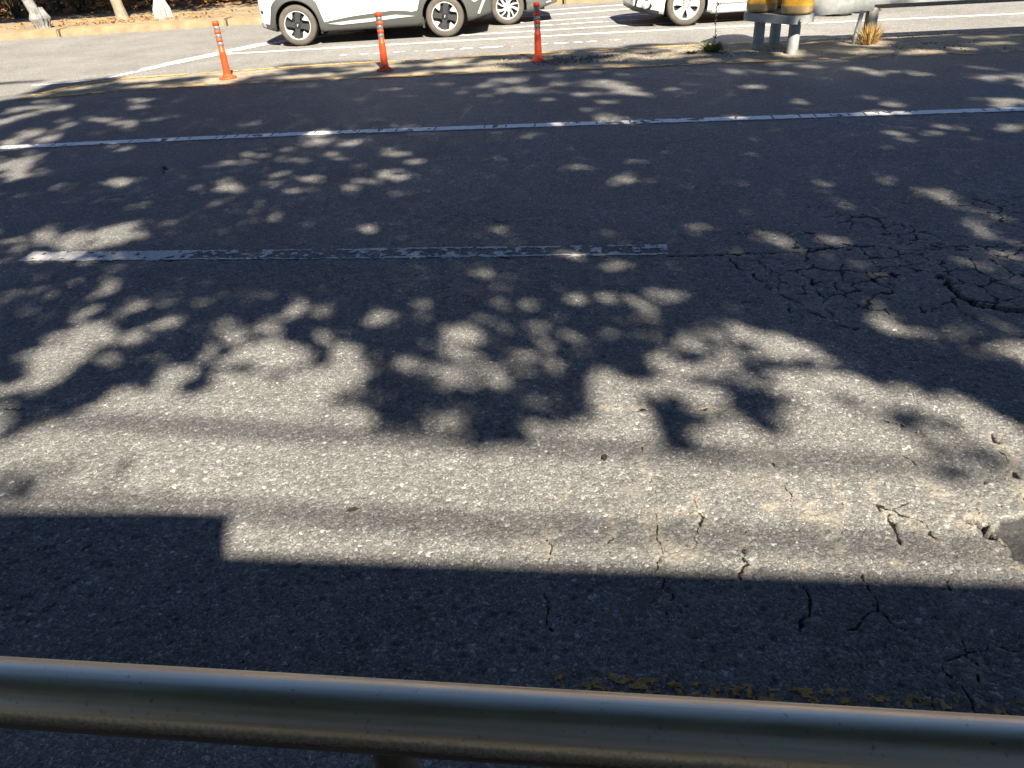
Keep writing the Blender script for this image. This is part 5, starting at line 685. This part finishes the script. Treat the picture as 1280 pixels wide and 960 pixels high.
gre=dict(wb=2.70,fo=.90,ro=.98,W=1.80,r=.325,gap=.05,base=.20,rear_rise=.14,H=1.45,spin=.4,
  top=[(-.9,.62),(-.7,.72),(.2,.90),(.6,.94),(2.8,1.0),(3.68,.96)],glass=[(.45,.94),(1.1,1.33),(1.4,1.43),(2.3,1.45),(3.0,1.33),(3.5,1.0)],pillars=(1.5,2.35),doors=(.6,1.5,2.42),doorz=.26,handles=(1.3,2.25),mirror=.65,style='swirl',dark_sill=True,
  patches=[('taillight',[(3.38,.56),(3.62,.56),(3.62,.80),(3.36,.74)],'red_lamp',.014),('rear_reflector',[(3.46,.34),(3.56,.36),(3.56,.385),(3.46,.37)],'lamp_glass',.02),('headlight',[(-.8,.60),(-.45,.62),(-.4,.74),(-.75,.70)],'lamp_glass',.01)])
car('dark silver-grey car, rear wheel and bumper showing between the white crossover and rightmost post',(.42-2.70,16.68+.95,0),R(-2),M['silver_car'],gre)

# ---------------------------------------------------------------- leaf clouds
def leafmesh(name,P,size,m,parent,seed=0,kind='stuff',tri=False):
    g=np.random.default_rng(seed); n=len(P); a=g.normal(size=(n,3)); a/=np.linalg.norm(a,axis=1)[:,None]; b=np.cross(a,g.normal(size=(n,3))); b/=np.linalg.norm(b,axis=1)[:,None]
    s=size*g.uniform(.65,1.3,(n,1)); V=np.stack([P-a*s,P-b*s*.55+np.cross(a,b)*s*.15,P+a*s,P+b*s*.55+np.cross(a,b)*s*.15],1).reshape(-1,3)
    F=np.arange(4*n).reshape(-1,4); o=link(name,npmesh(name,V,F),m,parent)
    return o
def world_child(o,root): o.matrix_parent_inverse=Matrix.Identity(4); o.location=-Vector(root.location)
# sun-fleck pattern under the trees, as found on the road
EA=np.array(SUN_FLECKS); DA=np.array(LEAF_BLOTS)
SHADE_TOP=[(-16,12.0),(-6.85,11.35),(-6.8,12.9),(-6.4,13.1),(-5.2,12.8),(-4.5,12.4),(-3.35,12.0),(-3.3,13.3),(-2.7,13.4),(-1.7,12.9),(.3,12.72),(2.3,12.95),(3.5,12.6),(4.5,12.0),(7.8,11.75),(16,10.8)]
def fleck(e,x,y,ex=1.5,gr_=1.12):
    cx,cy,ax,ay,bx,by,s=e; d=ax*by-ay*bx; dx,dy=x-cx,y-cy; u=(dx*by-dy*bx)/d; v=(ax*dy-ay*dx)/d; return (s**ex)*np.clip(1.8*(gr_-np.sqrt(u*u+v*v)),0,1)
def lit(x,y):
    x0_,y0_=x,y; am=.11; x=x+(fbm(x0_,y0_,5,401,3)-.5)*am*2+(fbm(x0_,y0_,14,431,2)-.5)*.12; y=y+(fbm(x0_,y0_,5,411,3)-.5)*am*2*(1+.08*np.clip(y0_-4,0,9))
    L=(inpoly(OPEN_A,x,y)|inpoly(OPEN_B,x,y)).astype(float)
    for e in EA:
        rx=1.5*(abs(e[2])+abs(e[4])); ry=1.5*(abs(e[3])+abs(e[5])); m=(np.abs(x-e[0])<rx)&(np.abs(y-e[1])<ry)
        L[m]=np.maximum(L[m],fleck(e,x[m],y[m]))
    for e in DA:
        rx=1.5*(abs(e[2])+abs(e[4])); ry=1.5*(abs(e[3])+abs(e[5])); m=(np.abs(x-e[0])<rx)&(np.abs(y-e[1])<ry)
        L[m]*=1-fleck(e,x[m],y[m],.7,1.45)
    br=fbm(x0_,y0_*1.0,9,421,2); L=np.where(L<.999,L*np.clip(.35+1.6*(br-.12),.2,1),L)
    side=(x<-2.6-.36*(y-2.5))|(x>2.4+.62*(y-2.5)*.75)            # beyond the stretch seen here: ordinary dapple
    n=fbm(x,y,1.6,300); L=np.where(side,np.maximum(L*(y>2.2),np.clip((n-.60)*9,0,1)),L)
    isl=y>interp(YN,x)+.02
    ni=fbm(x*.75,y*2.2,2.4,310,3); th=np.where(x>4.2,.60,np.where(x>1,.545,.50)); L=np.where(isl,np.clip((ni-th)*9,0,1),L)
    top=interp(SHADE_TOP,x)+(fbm(x,y,1.5,320,3)-.5)*.5; L=np.where(y>top,1.,L)
    for ex_,ey_,ra,rb in ((4.0,11.18,.17,.30),(4.08,12.2,.17,.28),(5.22,11.5,.32,.32),(3.72,11.75,.08,.12)): L=np.where(((x-ex_)/ra)**2+((y-ey_)/rb)**2<1,1.,L)
    streak=((x+8.6)/1.5)**2+((y-13.0-.30*(x+8.6)*-1*.0-.12*(x+8.6))/.16)**2<1; L=np.where(streak,0.,L)
    L=np.where((y<3.0+.0*x)&((x<-2.2)|(x>2.2)),1.,L)
    return L
KS=1/S.z; LEAF_A=.93
def canopy(half,LAM,seen):
    x0,x1,y0,y1=-15,14,1.95,14.0; al=LEAF_A*half*half*1.1; n=int((x1-x0)*(y1-y0)*S.z*LAM/(al*.5))
    gx=rng.uniform(x0,x1,n); gy=rng.uniform(y0,y1,n); inv=(gx>-2.3-.60*(gy-2.0))&(gx<2.3+.60*(gy-2.0)); k=inv if seen else ~inv; gx,gy=gx[k],gy[k]
    Lt=lit(gx,gy); keep=rng.random(len(gx))<np.clip(-np.log(np.clip(Lt,.006,1))/LAM,0,1)
    gx,gy=gx[keep],gy[keep]; m=len(gx)
    lo=np.maximum(4.4,(gy-2.9)/1.042); hi=np.minimum(np.maximum(lo+1.8,(gy+4.2)/1.042*.78),13.0); z=lo+(hi-lo)*rng.beta(1.2,1.4,m)
    return np.stack([gx+S.x*KS*z,gy+S.y*KS*z,z],1)
def rear_crown(n):            # crown half over and behind the shelter, added to block sky light
    tx=rng.choice([-9.6,-3.6,4.6,10.2],n); P=np.stack([tx+rng.normal(0,1.9,n),rng.normal(-3.6,1.7,n),rng.uniform(4,10.5,n)],1)
    gy=P[:,1]+1.042*P[:,2]; gx=P[:,0]-S.x*KS*P[:,2]
    ok=(gy<1.4)|((lit(gx,gy)<.02)&(gy>3.2)); return P[ok]
CP=canopy(.052,5.5,True); CQ=np.concatenate([canopy(.10,4.5,False),rear_crown(26000)]); nearest=lambda P,s:np.argmin(np.abs(P[:,:1]-(np.array([-9.6,-3.6,4.6,10.2])[None,:]+.6)+np.random.default_rng(s).normal(0,.5,(len(P),1))),1)
near=nearest(CP,3); nearq=nearest(CQ,4)
TX=[-9.6,-3.6,4.6,10.2]
TL=['roadside tree on the near footway, far left, shading the lanes','roadside tree on the near footway left of the viewer, shading the lanes','roadside tree on the near footway right of the viewer, shading the lanes','roadside tree on the near footway, far right, shading the lanes']
for k,tx in enumerate(TX):
    t=empty('street_tree',(tx,-.95,.15)); tag(t,TL[k],'tree','shade trees along the near footway')
    P=CP[near==k]; cr=leafmesh('crown',P-np.array([tx,-.95,.15]),.052,M['leaf'],t,k+5); cr['kind']='stuff'; cr=leafmesh('crown',CQ[nearq==k]-np.array([tx,-.95,.15]),.10,M['leaf'],t,k+15); cr['kind']='stuff'
    bm=bmesh.new(); tube(bm,[(0,0,-.05),(.01,0,.25),(.03,-.02,1.5),(0,.05,3.2),(.1,.2,5.0),(.15,.6,7.0)],[.24,.17,.15,.13,.09,.03],14); bmobj('trunk',bm,M['bark'],t,True)
    done=0
    for tr in range(200):
        if done>=9 or len(P)==0: break
        q=P[rnd.randrange(len(P))]; a=np.array([tx+.02,-.85,rnd.uniform(2.9,5.0)+.15]); s=np.linspace(0,1,14)[:,None]; pts=a*(1-s)+q*s; pts[:,2]+=np.sin(s[:,0]*PI)*.25
        gx=pts[:,0]-S.x*KS*pts[:,2]; gy=pts[:,1]-S.y*KS*pts[:,2]
        if np.linalg.norm(q-a)<1.5 or lit(gx,gy)[gy>2.0].max(initial=0)>.25 and k in (1,2): continue
        bm=bmesh.new(); L_=np.linalg.norm(q-a); tube(bm,[tuple(v-np.array([tx,-.95,.15])) for v in pts[::2]],[.05*(1-i/8)+.006 for i in range(7)],8); bmobj('limb',bm,M['bark'],t,True); done+=1

# ---------------------------------------------------------------- bus shelter behind the viewer, cables overhead
def lift(gx,gy,z): return Vector((gx+S.x*KS*z,gy+S.y*KS*z,z))
A_=lift(-1.03,1.945,3.4); B_=lift(1.47,1.60,3.4); dv=(B_-A_).normalized(); nv_=Vector((dv.y,-dv.x,0)); sh=empty('bus_shelter',(A_.x,A_.y,.15),math.atan2(dv.y,dv.x)); tag(sh,'dark steel and glass bus shelter on the near footway behind the railing','bus shelter')
bm=bmesh.new(); box(bm,(0,-1.3,3.21),(11,2.6,.08)); bmobj('roof',bm,M['shelter'],sh)
bm=bmesh.new(); box(bm,(-3.0+.05,-.06,3.338),(6.0,.12,.18)); bmobj('sign_box',bm,M['shelter'],sh)
for x in (-5,-1.9,1.9,5):
    bm=bmesh.new(); box(bm,(x,-1.95,1.585),(.09,.09,3.17)); bmobj('post',bm,M['shelter'],sh)
for x in (-3.45,0,3.45):
    bm=bmesh.new(); box(bm,(x,-1.95,1.45),(3.2 if x else 3.7,.012,2.5)); bmobj('glass_panel',bm,M['glass'],sh)
bm=bmesh.new(); box(bm,(0,-1.6,.45),(3.4,.38,.05),bev=.01); box(bm,(-1.4,-1.6,.21),(.06,.3,.43)); box(bm,(1.4,-1.6,.21),(.06,.3,.43)); bmobj('bench',bm,M['bark'],sh)
def cable(g0,g1,z,rad,label):
    a,b=lift(*g0,z),lift(*g1,z); d=(b-a).normalized(); m=(a+b)/2; bm=bmesh.new(); tube(bm,[m+d*u for u in np.linspace(-22,22,12)],rad,8); tag(bmobj('overhead_cable',bm,M['cable'],None,True),label,'cable'); return m-d*22,m+d*22
e1=cable((-2.27,2.92),(1.77,2.09),7.0,.027,'thicker black cable, the one farther over the road')
e2=cable((-1.09,2.17),(1.54,1.71),6.6,.024,'thinner black cable, the one nearer the footway')
for k,(a,b) in enumerate(zip(e1,e2)):
    m=(a+b)/2; t=empty('utility_pole',(m.x,m.y,.14)); tag(t,'concrete utility pole at the '+('left' if k==0 else 'right')+' end of the cables','pole')
    bm=bmesh.new(); tube(bm,[(0,0,0),(0,0,8.5)],[.17,.11],16); bmobj('pole',bm,M['concrete_pole'],t,True)
    bm=bmesh.new(); box(bm,(0,0,6.6),(.08,1.9,.08)); bmobj('cross_arm',bm,M['galv'],t)

# ---------------------------------------------------------------- trees and shrubs beyond the far lanes
def far_tree(name,loc,label,trunk,rad,lean,crown_r,zc,n,leafm,flare=1.5,wrap=None,hgt=7,group=None,seed=1,hue=None):
    t=empty(name,loc); tag(t,label,'tree',group)
    bm=bmesh.new(); tube(bm,[(0,0,-.1),(0,0,.04),(lean*.1,0,.3),(lean*.45,.02,1.2),(lean,.1,2.6),(lean*1.3,.1,hgt*.8)],[rad*flare*1.2,rad*flare,rad*1.05,rad,rad*.85,rad*.3],12); bmobj('trunk',bm,trunk,t,True)
    if wrap:
        bm=bmesh.new(); n_=28; rings=[]
        for r_,z in ((wrap[1],.0),(wrap[1]*.97,.05),(rad*1.9,.22),(rad*1.25,.40),(rad*1.12,.46)):
            rings.append([bm.verts.new((lean*.1*z+r_*(1+.10*(-1)**k)*math.cos(2*PI*k/n_),r_*(1+.10*(-1)**k)*math.sin(2*PI*k/n_),z)) for k in range(n_)])
        for a,b in zip(rings,rings[1:]):
            for k in range(n_): bm.faces.new((a[k],a[(k+1)%n_],b[(k+1)%n_],b[k]))
        bmobj('base_wrap',bm,wrap[0],t)
    g=np.random.default_rng(seed); cl=g.normal(size=(26,3))*np.array([crown_r*.5,crown_r*.5,crown_r*.42])+np.array([lean,.1,zc]); 
    for c in cl[:7]:
        bm=bmesh.new(); tube(bm,[(lean*.9,.08,2.3),tuple((c+np.array([lean,.1,2.6]))/2+np.array([0,0,.15])),tuple(c)],[rad*.45,rad*.25,rad*.08],6); bmobj('limb',bm,trunk,t)
    P=cl[g.integers(0,26,n)]+g.normal(size=(n,3))*crown_r*.18; P=P[(P[:,2]>1.9)&(loc[1]+P[:,1]+1.042*P[:,2]>23.3)]; o=leafmesh('crown',P,.10,leafm,t,seed+1); o['kind']='stuff'; return t
far_tree('roadside_tree',(-10.85,20.95,.14),'slightly leaning grey mottled trunk with swollen pale base, leftmost at the far kerb',M['bark_grey'],.115,-.75,2.4,4.1,5500,M['leaf_brown'],1.3,(M['bark_grey'],.155),seed=21)
far_tree('roadside_tree',(-9.22,21.75,.14),'plain brown trunk standing in dry leaves, middle of the three kerb trees',M['bark'],.125,-.35,2.4,4.2,5500,M['leaf_brown'],1.25,seed=22)
far_tree('roadside_tree',(-8.12,21.55,.14),'whitewashed trunk with a flared pale wrap at its foot, rightmost of the kerb trees',M['whitewash'],.10,-.3,2.4,4.1,5500,M['leaf_brown'],1.2,(M['wrap'],.21),seed=23)
far_tree('roadside_tree',(-14.7,21.0,.14),'unseen kerb tree added outside the left edge to shade the far footway',M['bark'],.12,-.2,2.4,4.2,4500,M['leaf_brown'],1.25,seed=24)  # added out of frame for the shade it throws on the footway
far_tree('roadside_tree',(-3.6,21.6,.14),'unseen kerb tree added behind the white crossover to shade the far footway',M['bark'],.12,-.2,2.4,4.2,4500,M['leaf_brown'],1.25,seed=25)  # added out of sight behind the car to carry the footway shade rightwards
for i,(x,y) in enumerate(((-12.45,25.2),(-14.25,25.1),(-10.9,26.5),(-9.3,27.0),(-16.5,26),(-7.0,26.8),(-4.5,27),(-1,26.5),(3,27),(7,26.8))):
    far_tree('bank_tree',(x,y,bank_z(x,y)-.05),['dark trunk on the bank directly behind the grey mottled kerb tree','dark trunk on the bank at the left edge of the view'][i] if i<2 else 'dark trunked bank tree, '+['','','third','fourth','outermost left','fifth','sixth','seventh','eighth','ninth'][i]+' counting along the leafy bank from the left edge',M['bark_dark'],.16 if i<2 else .13,-.3,2.4,5.4,1500,M['leaf_brown'],1.3,group=None if i<2 else 'trees farther along the bank',seed=40+i)
def shrub(loc,label,n,h,seed):
    g=random.Random(seed); t=empty('bare_shrub',loc); tag(t,label,'shrub'); bm=bmesh.new()
    for i in range(n):
        a=g.uniform(0,6.28); r=g.uniform(.3,1)*h*.9; p1=(math.cos(a)*r*.4,math.sin(a)*r*.4,h*.5*g.uniform(.6,1.1)); p2=(math.cos(a)*r,math.sin(a)*r,h*g.uniform(.7,1.2)); tube(bm,[(0,0,0),p1,p2],[.02,.013,.004],5)
    bmobj('branches',bm,M['bark_dark'],t)
    gg=np.random.default_rng(seed); n2=320; P=gg.normal(size=(n2,3))*np.array([h*.45,h*.4,h*.28])+np.array([0,0,h*.75]); o=leafmesh('foliage',P,.05,M['leaf_brown'],t,seed); o['kind']='stuff'
shrub((-13.5,24.75,.14),'sparse dark shrub on the bank just left of the grey mottled kerb tree',34,1.0,1)
shrub((-11.7,24.9,.14),'sparse dark shrub on the bank between the grey mottled and the brown kerb trees',26,.8,2)
shrub((-14.9,24.8,.14),'sparse dark shrub at the left edge of the view',26,.9,3)
shrub((-10.1,25.3,.2),'low dark shrub on the bank behind the brown kerb trunk',24,.7,4)
def shaded(x,y): return 0

# ---------------------------------------------------------------- fallen leaves on the carriageway
for i,(x,y,a,lb) in enumerate(((-.59,2.11,.3,'small dark leaf lying on the sunlit asphalt near the shade step'),(.33,2.32,1.4,'small dark leaf on the sunlit asphalt below the leaf shadows'))):
    V=[(-.022,0,.004),(-.008,-.009,.008),(.010,-.008,.007),(.024,0,.005),(.010,.009,.010),(-.008,.009,.009),(0,0,.004)]
    o=pyobj('fallen_leaf',V,[(0,1,6),(1,2,6),(2,3,6),(3,4,6),(4,5,6),(5,0,6)],M['bark_dark']); o.location=(x,y,.004); o.rotation_euler=(0,0,a); tag(o,lb,'leaf')
